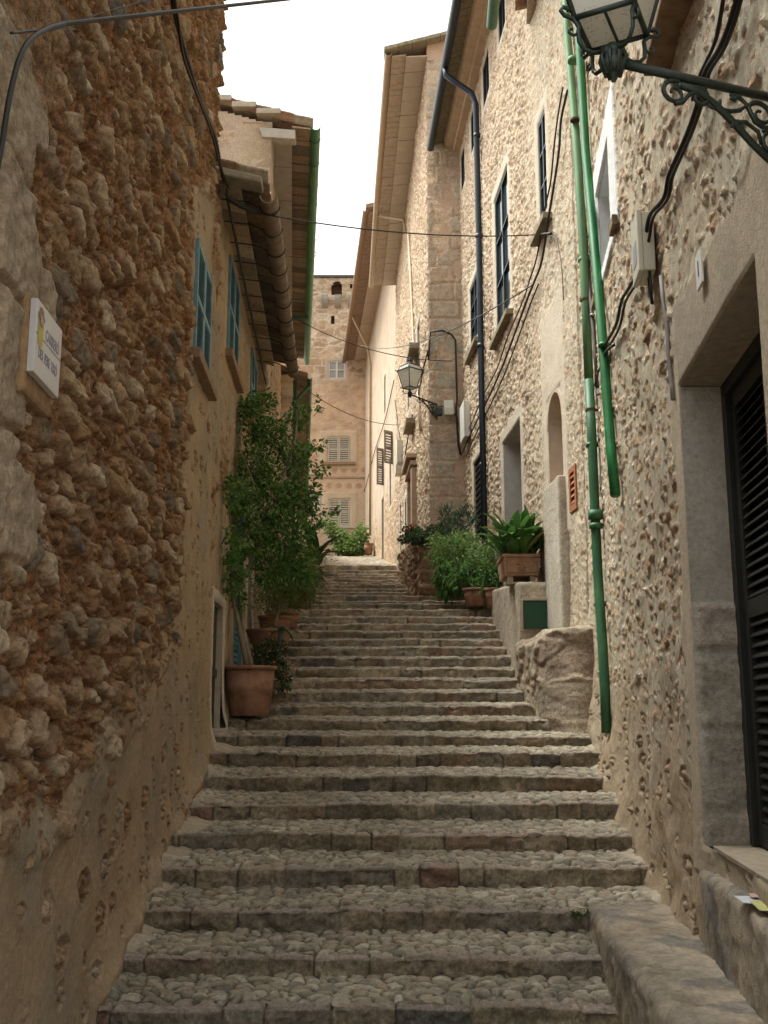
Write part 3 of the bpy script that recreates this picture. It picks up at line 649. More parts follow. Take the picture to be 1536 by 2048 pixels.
# ================================================================ END OF THE STREET
house_e = thing('end_house', 'tall pink stone house closing the top of the street with shuttered windows', 'house', (-2, DE, float(zg(DE))))
def ebox(x0, y0, x1, y1): a, b = fr(x0, y1, DE), fr(x1, y0, DE); return (a[0], b[0], a[2], b[2])
w1 = ebox(657,722,690,757); w2 = ebox(655,874,700,925); w3 = ebox(658,998,700,1053); nich = ebox(625,986,643,1014)+(1,); hol = ebox(664,563,684,590)+(1,)
h2 = ebox(662,632,669,648); h3 = ebox(700,568,706,577)
def style_end(u, z):
    A = (lambda q: (q[0]*1.5, w4(mix(np.array((.62,.52,.41)), q[1][..., :3]*.72, ss(q[1][..., 3:4][..., 0], .3, .7)), .9)))(st_dense(u, z, 41, .6)); Bq = st_ashlar(u, z, 43, .42, .85, [(.50,.34,.22),(.38,.26,.17),(.60,.47,.33),(.32,.22,.14)], .12, (.62,.52,.41)); Pq = st_plaster(u, z, 44, (.60,.42,.28), (.49,.345,.235))
    n = fbm(u*.6, z*.6, 45, 4)
    m = ss(z-fr(700,760,DE)[2]+n*3, -.3, .3)
    lowp = ss(fr(700,915,DE)[2]-z+n*1.2, 0, .3)
    A = (A[0], A[1]*np.array((1.22,1.15,1.08,1))); Bq = (Bq[0], Bq[1]*np.array((1.15,1.08,1.02,1))); Pq = (Pq[0]*1.5+.03*fbm(u*5, z*5, 47, 4), Pq[1]*np.array((1.12,1.05,1.0,3))*(1+.5*fbm(u*2.4, z*2.4, 48, 4))[..., None]); r = blend(Pq, A, np.clip(m+.25, 0, 1)); r = blend(r, Bq, ss(n+.02, 0, .08)*ss(z-fr(700,770,DE)[2], 0, .5)*ss(fr(700,640,DE)[2]-z, 0, .5))
    # roundels in a band under the string course
    zc, pit = fr(700,972,DE)[2], .52; rd = np.hypot(((u/pit)%1-.5)*pit, z-zc); zc2 = fr(700,940,DE)[2]; rd2 = np.hypot(((u/pit+.5)%1-.5)*pit, z-zc2)
    k = np.maximum(ss(.17-rd, 0, .03), ss(.17-rd2, 0, .03))
    return blend((r[0], mix(r[1], np.array((.66,.50,.35,.3)), lowp*.5)), (r[0]-.02, w4(np.array((.50,.32,.20))*np.ones(u.shape+(3,)), .3)), k)
sc_ = (.60,.46,.32)
def grow(w, a, b=None): b = a if b is None else b; return (w[0]-a, w[1]+a, w[2]-b, w[3]+b)
relief_wall(house_e, None, -9, 2, 5.5, fr(700,556,DE)[2], .07, .06, style_end, [w1, w2, w3, nich, hol, h2, h3],
            [grow(w1,.2)+((.56,.42,.31),.02), grow(w2,.38,.35)+(sc_,.04), grow(w3,.38,.35)+(sc_,.04), grow(nich[:4],.12)+(sc_,.03)], D=DE)
MB().box(-9, 3, DE+.6, DE+9, 0, fr(700,556,DE)[2]).build('house_body', mat('rear_render', (.40,.30,.2)), house_e)
MB().box(-9, 3, DE-.12, DE+9, fr(700,556,DE)[2], fr(700,556,DE)[2]+.14).build('roof', mat('dark_coping', (.10,.09,.08), .9), house_e, bevel=.02)
Q = lambda u, z, o: (u, DE-o, z)
class EP:
    def p(s, D, z, o=0): return (D, DE-o, z)
E = EP()
M_TAUPE = mat('taupe_shutter', (.50,.43,.33), .6, .1, 5)
for w in (w2, w3):
    wi = MB().wbox(E, w[0], w[1], -.25, -.2, w[2], w[3]).build('window', mat('weathered_door', (.05,.045,.04)), house_e)
    md = (w[0]+w[1])/2
    for a, b in ((w[0]+.01, md-.005), (md+.005, w[1]-.01)): louvre_leaf(E.p, a, b, w[2]+.01, w[3]-.01, -.05, M_TAUPE, wi, sl=.11, fw=.07, th=.06)
    recess(house_e, E, w, .25, M_soff())
MB().wbox(E, w2[0]-.3, w2[1]+.3, -.02, .22, w2[2]-.16, w2[2]-.002).build('window_sill', mat('weathered_sill', (.30,.19,.11)), house_e, bevel=.01)
MB().wbox(E, w3[0]-.25, w3[1]+.3, -.02, .14, w3[2]-.12, w3[2]-.002).build('window_sill', M_soff(), house_e, bevel=.01)
wf = MB(); md = (w1[0]+w1[1])/2; zm = (w1[2]+w1[3])/2
for a, b, c, d in [(w1[0],w1[0]+.06,w1[2],w1[3]),(w1[1]-.06,w1[1],w1[2],w1[3]),(md-.05,md+.05,w1[2],w1[3]),(w1[0]+.06,md-.05,w1[3]-.06,w1[3]),(md+.05,w1[1]-.06,w1[3]-.06,w1[3]),(w1[0]+.06,md-.05,w1[2],w1[2]+.06),(md+.05,w1[1]-.06,w1[2],w1[2]+.06),(w1[0]+.06,md-.05,zm-.03,zm+.03),(md+.05,w1[1]-.06,zm-.03,zm+.03)]: wf.wbox(E, a, b, -.08, -.03, c, d)
wo = wf.build('window', mat('cream_frame', (.66,.60,.50), .6, .08, 4), house_e)
MB().wbox(E, w1[0]+.05, w1[1]-.05, -.10, -.085, w1[2]+.05, w1[3]-.05).build('window_pane', mat('curtained_glass', (.34,.31,.28), .25, .15, 3), wo); recess(house_e, E, w1, .15, M_soff())
MB().wbox(E, nich[0], nich[1], -.2, -.12, nich[2], nich[3]).build('niche_back', M_soff(), house_e)
tl = MB(); tl.wbox(E, nich[0]+.05, nich[1]-.05, -.12, -.09, nich[2]+.03, nich[3]-.18); tl.build('niche_tile', mat('painted_tile', (.72,.68,.62), .3, .1, 20), house_e, bevel=.01)
tm = MB(); cx_ = (nich[0]+nich[1])/2; cz_ = (nich[2]+nich[3])/2-.08
for k in range(7):
    g = math.pi*(.1+.8*k/6); tm.add([E.p(cx_, cz_-.1, -.085), E.p(cx_+.16*math.cos(g)-.02, cz_-.02+.16*math.sin(g), -.085), E.p(cx_+.16*math.cos(g)+.02, cz_-.04+.16*math.sin(g), -.085)], [(0,2,1)])
tm.build('tile_motif', mat('tile_red', (.35,.07,.05), .4), house_e)
MB().wbox(E, hol[0]-.1, hol[1]+.1, -.9, -.5, hol[2]-.1, hol[3]).build('opening_back', mat('opening_dark', (.16,.08,.05), .95), house_e)
for w in (h2, h3): MB().wbox(E, w[0], w[1], -.4, -.3, w[2], w[3]).build('opening_back', mat('opening_dark', (.16,.08,.05)), house_e)
for x in (650, 676, 702):                                   # corbels under the gallery
    a = fr(x, 612, DE); mb = MB(); pr = [(0,.55),(.42,.5),(.42,.25),(.3,.02),(.12,-.12),(0,-.14)]
    vs = [(a[0]-.17+s*.34, DE-o, a[2]+z) for s in (0,1) for o, z in pr]; n = len(pr)
    mb.add(vs, [tuple(range(n)), tuple(range(2*n-1,n-1,-1))]+[(k,(k+1)%n+0,(k+1)%n+n,k+n)[::-1] for k in range(n)]); mb.build('corbel', mat('corbel_stone', (.34,.30,.25), .95, .3, 8, .5), house_e, bevel=.02)
ya = fr(650,955,DE)[2]; MB().wbox(E, -6, -.95, -.02, .07, ya-.05, ya+.05).build('string_course', mat('string_stone', (.42,.29,.19), .9), house_e, bevel=.015)

# ================================================================ HOUSES ON THE RIGHT
house_r1 = thing('stone_house', 'near right stone house with the big black louvred door and green drainpipes', 'house', (2, 7, Zs[0]))
door = (4.15, 5.95, -.73, 1.905)
nw = (8.62, 9.70, 4.22, 5.10); no = (8.15, 9.85, 4.06, 5.40); uw = (4.3, 5.45, 3.98, 5.6)
M_WHITE = (.86,.86,.86)
def style_r1(u, z):
    A = st_right(u, z); lo = fbm(u*.9, z*.9, 55, 4)
    B = st_right(u, z, 6, .45, .17)
    r = blend(A, B, ss(6.2-u+lo*2, 0, .6)*ss(z-.5, 0, 1))
    # rendered zone round the door head
    P_ = st_plaster(u, z, 56, (.47,.385,.285), (.39,.32,.245))
    m = ss(2.42-z+(u-4.5)*.03+lo*.5-ss(u, 6.0, 6.2)*9, 0, .05)
    r = blend(r, (P_[0]*.5+.012*m, P_[1]), m)
    # lower foot of the wall: smoother mortar with big stones
    K = st_key(u, z, 58, .6, .30, .17); K = (K[0]*1.4+.05*fbm(u*2.2, z*2.2, 59, 3), mix(w4(np.array((.46,.36,.25))*np.ones(u.shape+(3,)), .1), K[1], .55))
    f = ss(zg(u)+1.15-z+lo*1.5, -.3, .5)*.85
    r = blend(r, K, f)
    q = st_ashlar(u, z, 63, .46, .9, [(.44,.37,.30),(.40,.33,.27),(.50,.40,.31),(.45,.33,.25)], .05)
    return blend(r, (q[0]*.6+.03, q[1]), ss(6.30-u+.12*lo, 0, .03)*ss(.62-z+lo*.1, 0, .05)*.0)
sb = (.50,.405,.30)
base1 = lambda u, z: (.13+.05*ss(u, 9, 11.5))*np.exp(-np.clip(z-zg(u)+.1, 0, 9)/.42)*(1+1.5*fbm(u*1.4, z*1.8, 61, 3))
relief_wall(house_r1, PR1, 2.6, 12.1, -1.75, 10.6, .013, .0135, style_r1, [door, nw, uw],
            [(5.96,6.2,-.9,2.1,sb,.012), no+((.84,.84,.83),.03), (uw[0]-.15,uw[1]+.22,uw[2]-.1,uw[3]+.3,(.84,.84,.83),.03)], geo=.0030, base=base1)
MB().wbox(PR1, 2.6, 12.0, -6, -.5, -2.5, 10.5).build('house_body', mat('rear_render', (.40,.30,.2)), house_r1)
# door: deep rendered reveal with block courses at the foot, black louvred leaves
def reveal_grid(P, D, o0, o1, z0, z1, style, parent, name='door_reveal', flipx=False):
    o = np.arange(o0, o1+.001, .012); z = np.arange(z0, z1+.001, .015); oo, zz = np.meshgrid(o, z, indexing='ij')
    h, c = style(oo, zz); X = P.a+P.b*D+P.sign*oo
    return multi_grid(name, [(np.stack([X, D-h, zz], -1), c)], mat_relief(), parent)
def st_rev(o, z):
    pl = st_plaster(o*1.2, z, 71, (.50,.45,.38), (.40,.35,.29)); q = st_ashlar(o*.3+4, z+.11, 73, .44, 5, [(.42,.345,.285),(.38,.33,.26),(.46,.38,.32)], .03, (.36,.31,.25))
    n = fbm(o*3, z*3, 74, 3)
    return blend((pl[0]*.6, pl[1]), (q[0]*1.2+.03*fbm(o*9,z*9,75,4), q[1]), ss(.60-z+n*.15, 0, .03)*ss(-.01-o+n*.0, -.02, .02)*ss(o+.34, 0, .02))
reveal_grid(PR1, 5.95, -.36, .02, -.74, 1.905, st_rev, house_r1)
rc = MB(); rc.wbox(PR1, 4.10, 5.99, -.40, .002, 1.905, 1.98); rc.wbox(PR1, 4.05, 4.15, -.40, .002, -.8, 1.904); rc.wbox(PR1, 4.15, 5.945, -.40, -.03, -.84, -.735)
rc.build('door_lintel', M_stone(), house_r1)
M_BLK = mat('black_door_paint', (.020,.021,.019), .5, .3, 6, .15, stretch=(1,1,.2))
df = MB(); df.wbox(PR1, 5.86, 5.95, -.33, -.235, -.73, 1.9); df.wbox(PR1, 4.15, 4.23, -.33, -.235, -.73, 1.9); df.wbox(PR1, 4.23, 5.86, -.33, -.236, 1.82, 1.9)
dfo = df.build('door_frame', M_BLK, house_r1, bevel=.004)
for a, b in ((5.045, 5.855), (4.235, 5.04)): louvre_leaf(PR1, a, b, -.72, 1.815, -.31, M_BLK, house_r1, 'door_leaf', sl=.055, fw=.10, th=.045)
MB().wbox(PR1, 4.15, 5.95, -.40, -.36, -.73, 1.9).build('door_back', M_BLK, house_r1)
# white framed niche window and upper window
def wall_win(parent, P, ho, depth, mrec, fw=.05, bars=1, fm=None, glass=True, name='window', mid=True):
    a, b, c, d = ho[:4]; recess(parent, P, ho, depth, mrec); f = MB(); fm = fm or M_dark(); o0, o1 = -depth+.02, -depth+.065
    for q in [(a,a+fw,c,d),(b-fw,b,c,d),(a+fw,b-fw,d-fw,d),(a+fw,b-fw,c,c+fw)]: f.wbox(P, q[0], q[1], o0, o1, q[2], q[3])
    for k in range(bars):
        m_ = a+(b-a)*(k+1)/(bars+1); f.wbox(P, m_-fw*.4, m_+fw*.4, o0+.002, o1-.002, c+fw, d-fw)
    if mid:
        for t in (.33, .66): f.wbox(P, a+fw, b-fw, o0+.004, o1-.004, c+(d-c)*t-.015, c+(d-c)*t+.015)
    w = f.build(name, fm, parent)
    if glass: MB().wbox(P, a+.01, b-.01, -depth, -depth+.018, c+.01, d-.01).build('window_pane', M_glass(), w)
    return w
mw = mat('white_render', (.84,.84,.83), .8, .05, 9, .3)
recess(house_r1, PR1, nw, .3, mw); MB().wbox(PR1, nw[0], nw[1], -.32, -.28, nw[2], nw[3]).build('niche_back', mat('weathered_door', (.05,.045,.04)), house_r1)
wall_win(house_r1, PR1, uw, .28, mw, bars=1)
ms = mat('brown_sill', (.20,.115,.06), .9, .35, 7, .5, c2=(.36,.24,.14), dist=.02)
MB().wbox(PR1, 4.0, 5.72, -.05, .17, 3.80, 3.97).build('window_sill', ms, house_r1, bevel=.012)
for a, b in ((8.15, 8.40), (9.85, 10.1)): MB().wbox(PR1, a, b, .03, .075, 4.04, 4.13).build('tile_sill', ms, house_r1, bevel=.006)
# eave of the near house with its green gutter end
soffit_slabs(house_r1, PR1, 9, 14.3, -.02, .45, 10.45, 10.40, .3, M_soff())
tile_roof(house_r1, PR1, 3, 14.2, 10.6, .62, 5, .28)
MB().trough([PR1.p(7,10.5,.78),PR1.p(11,10.46,.78),PR1.p(14.35,10.42,.98)], .085, .008).build('gutter', M_green(), house_r1, True)
# pipes
def wall_pipe(name, P, pix, r, m, parent, off=.06, n=10, collars=(), crm=None):
    pts = [P.pp(x, y, off) for x, y in pix]
    o = MB().tube(pts, r, n).build(name, m, parent, True)
    for (x, y, rr, hh) in collars:
        c = Vector(P.pp(x, y, off)); MB().tube([c-Vector((0,0,hh/2)), c+Vector((0,0,hh/2))], rr, n).build('pipe_collar', crm or m, o, True)
    return o
wall_pipe('drainpipe', PR1, [(1128,-60),(1134,60),(1146,200),(1156,330),(1165,470),(1171,600),(1178,760)], .048, M_palegreen(), house_r1, .08, collars=[(1147,120,.07,.05),(1167,520,.062,.04)])
wall_pipe('drainpipe', PR1, [(1178,760),(1184,880),(1190,1030),(1197,1170),(1205,1290),(1210,1380),(1213,1466)], .049, M_green(), house_r1, .085, collars=[(1184,890,.066,.04),(1191,1030,.075,.09),(1192,1052,.07,.05)])
wall_pipe('drainpipe', PR1, [(1152,-80),(1160,100),(1171,300),(1188,480),(1202,640),(1213,780),(1222,900),(1231,990)], .045, mat('bright_green_paint', (.012,.16,.04), .38, .2, 4, .1, c2=(.02,.22,.06)), house_r1, .07, collars=[(1208,690,.055,.03)])
wall_pipe('conduit', PR1, [(1142,110),(1152,250),(1160,330),(1172,480),(1180,580),(1190,700),(1195,775)], .022, mat('brown_conduit', (.10,.08,.075), .6), house_r1, .03, 6, [(1155,290,.03,.02),(1172,480,.03,.02),(1185,630,.03,.02)], mat('pale_metal', (.5,.5,.5), .4))
for k, (px, py) in enumerate([(1150,240),(1170,600),(1181,820),(1199,1210)]):     # wall brackets of the green pipe
    c = Vector(PR1.pp(px, py, .085)); bk = MB().tube([c-Vector((0,0,.012)), c+Vector((0,0,.012))], .058, 10); bk.box(c.x, c.x+.12, c.y-.012, c.y+.012, c.z-.01, c.z+.01); bk.build('pipe_bracket', mat('rusty_iron', (.10,.055,.03), .8, .4, 30, .4), house_r1)
# ---- second right house
house_r2 = thing('stone_house', 'right stone house with black windows, black downpipe and arched niche', 'house', (2.2, 17, float(zg(17))))
b2 = PR2
nic = (13.08, 13.93, 2.97, 4.22, 1); d2 = (15.9, 17.55, float(zg(16))+.1, 4.56); lat = (19.9, 21.15, 3.35, 5.05); vent = (12.42, 12.78, 2.42, 2.98)
wA = (16.5, 17.9, 6.75, 9.3); wB = (20.1, 21.25, 7.6, 8.95); wC = (13.50, 14.02, 6.95, 8.5)
sw = [(16.35,17.05,11.95,12.75),(18.15,18.95,11.85,12.75),(20.0,20.7,11.85,12.75),(21.75,22.35,11.85,12.75)]
sc2 = (.60,.51,.40)
def style_r2(u, z):
    A = st_right(u, z, 8, .9, .12); B = st_dense(u, z, 19, .14)
    r = blend(A, B, ss(u, 13.5, 15.5)*.8)
    return r
gr = lambda h, a, c: (h[0]-a, h[1]+a, h[2]-a, h[3]+a, c, .018)
base2 = lambda u, z: .05*np.exp(-np.clip(z-zg(u), 0, 9)/.3)*(1+fbm(u*2, z*2, 3, 3))
relief_wall(house_r2, PR2, 12.1, 22.55, -.2, 13.1, .034, .026, style_r2, [nic, d2, lat, vent, wA, wB, wC]+sw,
            [gr(nic, .28, (.58,.49,.38))[:2]+(2.2, 5.5)+((.58,.48,.37),.015), gr(d2,.24,sc2), gr(lat,.18,sc2), gr(wA,.24,sc2), gr(wB,.2,sc2), gr(wC,.2,sc2)]+[gr(s,.16,sc2) for s in sw], geo=.0022, base=base2)
MB().wbox(PR2, 12.1, 22.4, -6, -.6, -1, 13).build('house_body', mat('rear_render', (.40,.30,.2)), house_r2)
for w in (wA, wB, wC): wall_win(house_r2, PR2, w, .07, M_soff(), bars=1, fm=mat('blue_black_frame', (.022,.034,.038), .4))
for w in sw: wall_win(house_r2, PR2, w, .07, M_soff(), fm=mat('blue_black_frame', (.035,.06,.075)), mid=False)
wsil = mat('olive_sill', (.27,.22,.14), .9, .3, 8, .4)
for w in (wA, wB, wC): MB().wbox(PR2, w[0]-.26, w[1]+.14, -.02, .14, w[2]-.30, w[2]-.20).build('window_sill', wsil, house_r2, bevel=.01)
recess(house_r2, PR2, d2, .5, mat('marble_reveal', (.52,.49,.45), .7, .15, 5, .2))
dk = MB(); dk.wbox(PR2, d2[0], d2[1], -.55, -.46, d2[2], d2[3]); dk.build('door', mat('brown_wood', (.17,.07,.03), .55, .3, 6, .2, stretch=(1,1,.1)), house_r2)
hd = MB(); hd.tube([PR2.p(17.2,2.9,-.42),PR2.p(17.2,3.1,-.36),PR2.p(17.2,3.25,-.42)], .015, 6); hd.build('door_handle', mat('brass', (.5,.33,.1), .35, metal=1), house_r2, True)
recess(house_r2, PR2, nic[:4], .32, mat('niche_render', (.54,.42,.32), .9, .15, 5, .3)); MB().wbox(PR2, nic[0], nic[1], -.36, -.30, nic[2], nic[3]+.1).build('niche_back', mat('niche_render', (.54,.42,.32)), house_r2)
# arch head of the niche: soffit ring following the curve
ah = MB(); cu = (nic[0]+nic[1])/2; hw = (nic[1]-nic[0])/2; zs = nic[3]-hw
for k in range(16):
    g0, g1 = math.pi*k/16, math.pi*(k+1)/16
    A0 = (cu+hw*math.cos(g0), zs+hw*math.sin(g0)); A1 = (cu+hw*math.cos(g1), zs+hw*math.sin(g1)); B0 = (cu+(hw+.06)*math.cos(g0), zs+(hw+.06)*math.sin(g0)); B1 = (cu+(hw+.06)*math.cos(g1), zs+(hw+.06)*math.sin(g1))
    ah.hexa([PR2.p(A0[0],A0[1],-.3),PR2.p(A0[0],A0[1],.012),PR2.p(A1[0],A1[1],.012),PR2.p(A1[0],A1[1],-.3),PR2.p(B0[0],B0[1],-.3),PR2.p(B0[0],B0[1],.012),PR2.p(B1[0],B1[1],.012),PR2.p(B1[0],B1[1],-.3)])
ah.build('niche_arch', mat('niche_render', (.54,.42,.32)), house_r2)
# rough buttress under the niche
def rough_block(name, pts, z0f, z1f, m, parent, style, res=.03, R=.05, cr=.06):
    """one closed skin over a block: plan outline (x,y counter-clockwise), rounded corners and rounded top edge"""
    P_ = np.array(pts, float); n = len(P_); per = []
    for k in range(n):                                   # cut each corner with a short curve
        A, B, C_ = P_[k-1], P_[k], P_[(k+1)%n]; la, lc = np.linalg.norm(A-B), np.linalg.norm(C_-B); c = min(cr, la*.4, lc*.4)
        p0, p2 = B+(A-B)/la*c, B+(C_-B)/lc*c
        for t in np.linspace(0, 1, 5): per.append((1-t)**2*p0+2*t*(1-t)*B+t*t*p2)
    per.append(per[0]); per = np.array(per); L = np.r_[0, np.cumsum(np.linalg.norm(np.diff(per, axis=0), axis=1))]
    s_ = np.linspace(0, L[-1], int(L[-1]/res)+1); q = np.stack([np.interp(s_, L, per[:, 0]), np.interp(s_, L, per[:, 1])], 1); q[-1] = q[0]
    tn = np.roll(q[:-1], -1, 0)-np.roll(q[:-1], 1, 0); tn = np.vstack([tn, tn[:1]]); tn /= np.linalg.norm(tn, axis=1)[:, None]; nr = np.stack([tn[:, 1], -tn[:, 0]], 1)
    cen = P_.mean(0); ev, V_ = np.linalg.eigh(np.cov(P_.T)); dv_ = V_[:, 1]; pl_ = (q-cen)@dv_; pw_ = (q-cen)@V_[:, 0]; hl_ = max(0, (np.ptp(pl_)-np.ptp(pw_))/2); tgt = cen+np.clip(pl_, -hl_, hl_)[:, None]*dv_; z0, z1 = z0f(q[:, 0], q[:, 1]), z1f(q[:, 0], q[:, 1]); H_ = float((z1-z0).max()); nv = max(6, int(H_/res))
    cols, hs = [], []; rows = [('s', t) for t in np.linspace(0, 1, nv)]+[('r', g) for g in np.linspace(0, math.pi/2, 5)[1:]]+[('t', t) for t in np.linspace(0, 1, max(8, int(.5/res)))[1:]]
    out = np.zeros((len(q), len(rows), 3)); col = np.zeros((len(q), len(rows), 4)); ang = np.arctan2(q[:, 1]-cen[1], q[:, 0]-cen[0])
    for j, (kind, t) in enumerate(rows):
        if kind == 's': xy = q; z = z0+(z1-R-z0)*t; w = 1.
        elif kind == 'r': xy = q-nr*R*(1-math.cos(t)); z = z1-R+R*math.sin(t); w = math.cos(t)
        else: xy = (q-nr*R)*(1-t)+tgt*t; z = z1f(xy[:, 0], xy[:, 1]); w = 0.
        hs_, cs_ = style(q[:, 0]*.9+q[:, 1]+nr[:, 0]*.0, z) if w > 0 else (0, 0); ht, ct = style(xy[:, 1], xy[:, 0]+9) if w < 1 else (0, 0)
        fade = 1 if kind != 't' else (1-t)**.5
        h = (hs_*w+ht*(1-w))*(min(1, fade*1.5)); 
        out[:, j, :2] = xy+nr*(h*w)[:, None] if w > 0 else xy; out[:, j, 2] = z+h*(1-w); col[:, j] = cs_*w+ct*(1-w)
    out[-1] = out[0]; col[-1] = col[0]
    return multi_grid(name, [(out, col)], m or mat_relief(), parent)
def st_roughcast(u, z):
    f = fbm(u*45, z*45, 81, 3); lo = fbm(u*1.5, z*1.5, 82, 4)
    return f*.018+lo*.03, w4(mix((.52,.45,.36), (.58,.52,.43), ss(lo, -.1, .1))*(1+.4*f)[..., None], .3)
zz_ = lambda c: (lambda x, y: c+0*x)
bt = [PR2.p(14.0, 0, -.1)[:2], PR2.p(14.0, 0, .10)[:2], PR2.p(12.95, 0, .12)[:2], PR2.p(12.95, 0, -.1)[:2]]
rough_block('niche_buttress', bt, zz_(.3), zz_(2.96), None, house_r2, st_roughcast, .03, .03, .03)
# lattice window, terracotta vent
lt = MB(); a, b, c, d = lat
for k in range(9): D = a+(b-a)*k/8; lt.wbox(PR2, D-.018, D+.018, -.06, -.04, c, d)
for k in range(14): z = c+(d-c)*k/13; lt.wbox(PR2, a, b, -.045, -.022, z-.018, z+.018)
wl = lt.build('lattice', M_dark(), house_r2); MB().wbox(PR2, a, b, -.2, -.16, c, d).build('lattice_back', mat('weathered_door', (.05,.045,.04)), wl); recess(house_r2, PR2, lat, .16, M_soff())
vm = mat('vent_terracotta', (.38,.15,.07), .7, .15, 20, .2)
louvre_leaf(PR2, vent[0], vent[1], vent[2], vent[3], -.02, vm, house_r2, 'vent', mid=False, sl=.07, fw=.07, th=.04); MB().wbox(PR2, vent[0], vent[1], -.1, -.06, vent[2], vent[3]).build('vent_back', mat('weathered_door', (.05,.045,.04)), house_r2)
# cornice, eave tiles, roof, black gutter and downpipe
cr = MB(); prof = [(0,12.95),(.16,12.98),(.18,13.06),(.34,13.10),(.38,13.20),(.40,13.30),(0,13.30)]
n = len(prof); vs = [PR2.p(D, z, o) for D in (12.2, 22.56) for o, z in prof]
cr.add(vs, [tuple(range(n)), tuple(range(2*n-1, n-1, -1))]+[(k,(k+1)%n,(k+1)%n+n,k+n) for k in range(n)]); cr.build('cornice', mat('cornice_plaster', (.50,.38,.27), .9, .15, 6, .2), house_r2)
soffit_slabs(house_r2, PR2, 12.2, 22.56, .40, .66, 13.22, 13.14, .22, mat('eave_tile_olive', (.22,.18,.11), .9, .35, 12, .4), 'eave_tiles', gap=.02)
tile_roof(house_r2, PR2, 12.2, 22.56, 13.32, .72, 5, .28)
MB().trough([PR2.p(12.3,13.2,.72),PR2.p(17,13.14,.72),PR2.p(22.4,13.02,.72)], .09, .008, 10).build('gutter', mat('blue_black_gutter', (.018,.03,.045), .4, .2, 5, .1), house_r2, True)
mbk = mat('blue_black_gutter', (.018,.03,.045)); g0 = Vector(PR2.p(19.3,13.02,.72))
dp = MB().tube([g0, Vector(PR2.p(19.3,12.86,.7)), Vector(PR2.p(19.3,12.7,.5)), Vector(PR2.p(19.3,12.45,.18)), Vector(PR2.p(19.3,12.2,.1)), PR2.p(19.3,9,.09), PR2.p(19.3,6,.09), PR2.p(19.25,2.0,.09)], .062, 10).build('drainpipe', mbk, house_r2, True)
for z in (11.5, 9.3, 7.0, 4.6):
    MB().tube([PR2.p(19.3,z-.04,.09),PR2.p(19.3,z+.04,.09)], .072, 10).build('pipe_collar', mbk, dp, True)
# ---- third right house: corner facing down the street, long side beyond
house_r3 = thing('stone_house', 'tall stone corner house with block quoins and a wide pale eave, carrying the far lamp', 'house', (1.2, 26, float(zg(26))))
X0, X1 = PR3.X(22.5), 2.2
gt3 = lambda x: 15.9+(x-1.03)*.28
relief_wall(house_r3, None, X0, X1, 2.0, 16.6, .022, .026, lambda u, z: blend(st_ashlar(u-X0+.02, z, 91, .42, .62, [(.54,.42,.30),(.49,.42,.33),(.58,.46,.34),(.53,.40,.29),(.48,.42,.33)], .09), st_plaster(u, z, 92, (.63,.45,.32), (.56,.41,.29)), ss(fbm(u*2.2, z*1.6, 93, 4)-.02, 0, .06)), [], top=gt3, D=22.5)
pd = (26.6, 27.9, float(zg(26.6)), 5.9); pe = (30.5, 31.5, float(zg(30.5)), 6.3); pf = (33.3, 34.2, float(zg(33)), 6.7)
w31 = (25.0, 26.0, 8.4, 9.9); w32 = (29.0, 30.0, 8.7, 10.3)
relief_wall(house_r3, PR3, 22.5, 36.0, 2, 15.4, .05, .035, lambda u, z: st_dense(u, z, 95, .15, (.98,.96,.93)), [pd, pe, pf, w31, w32],
            [gr(pd,.3,(.60,.47,.34)), gr(pe,.2,(.64,.60,.54)), gr(pf,.15,(.62,.57,.5)), gr(w31,.15,sc2), gr(w32,.15,sc2)], geo=.002)
MB().hexa([(1.6,23,0),(7,23,0),(7,36,0),(.98,36,0),(1.6,23,15.6),(7,23,17),(7,36,17),(.98,36,15.6)]).build('house_body', mat('rear_render', (.40,.30,.2)), house_r3)
for w, mm, nm in ((pd, M_soff(), 'door'), (pe, mat('white_door_paint', (.62,.60,.55)), 'door'), (pf, mat('white_door_paint', (.62,.60,.55)), 'door'), (w31, M_glass(), 'window'), (w32, M_glass(), 'window')):
    recess(house_r3, PR3, w, .25, M_soff()); MB().wbox(PR3, w[0], w[1], -.3, -.22, w[2], w[3]).build(nm, mat('weathered_door', (.05,.045,.04)) if nm == 'window' else mm, house_r3)
for px, py0, py1 in ((833,683,722),(826,838,866)):
    D, z = PR3.at(px, py1); MB().wbox(PR3, D-1.0, D+.2, 0, .26, z, z+.16).build('window_sill', wsil, house_r3, bevel=.01)
co3 = MB(); 
for z in (6.45, 6.25): co3.wbox(PR3, 26.2, 28.3, 0, .3 if z > 6.3 else .2, z, z+.12)
co3.wbox(PR3, 26.25, 26.55, 0, .16, float(zg(26.3)), 6.2); co3.wbox(PR3, 27.95, 28.25, 0, .16, float(zg(28)), 6.2); co3.build('door_surround', mat('portal_stone', (.52,.38,.27), .9, .2, 9, .3), house_r3, bevel=.015)
soffit_slabs(house_r3, PR3, 22.4, 36.1, -.01, .5, 15.45, 15.42, .62, mat('eave_board', (.52,.46,.38), .85, .1, 6, .2), gap=.02, rnd=.02)
soffit_slabs(house_r3, PR3, 22.4, 36.1, .5, .84, 15.47, 15.43, .24, mat('eave_tile_tan', (.44,.37,.29), .9, .2, 10, .4), 'eave_tiles', gap=.015)
tile_roof(house_r3, PR3, 22.3, 36.1, 15.62, .92, 5, .28)
vb = MB()
for k in range(9): vb.hexa([(-.0+k*.34,22.25,15.50+k*.095),(.335+k*.34,22.25,15.59+k*.095),(.335+k*.34,22.7,15.59+k*.095),(-.0+k*.34,22.7,15.50+k*.095),(-.0+k*.34,22.25,15.60+k*.095),(.335+k*.34,22.25,15.69+k*.095),(.335+k*.34,22.7,15.69+k*.095),(-.0+k*.34,22.7,15.60+k*.095)])
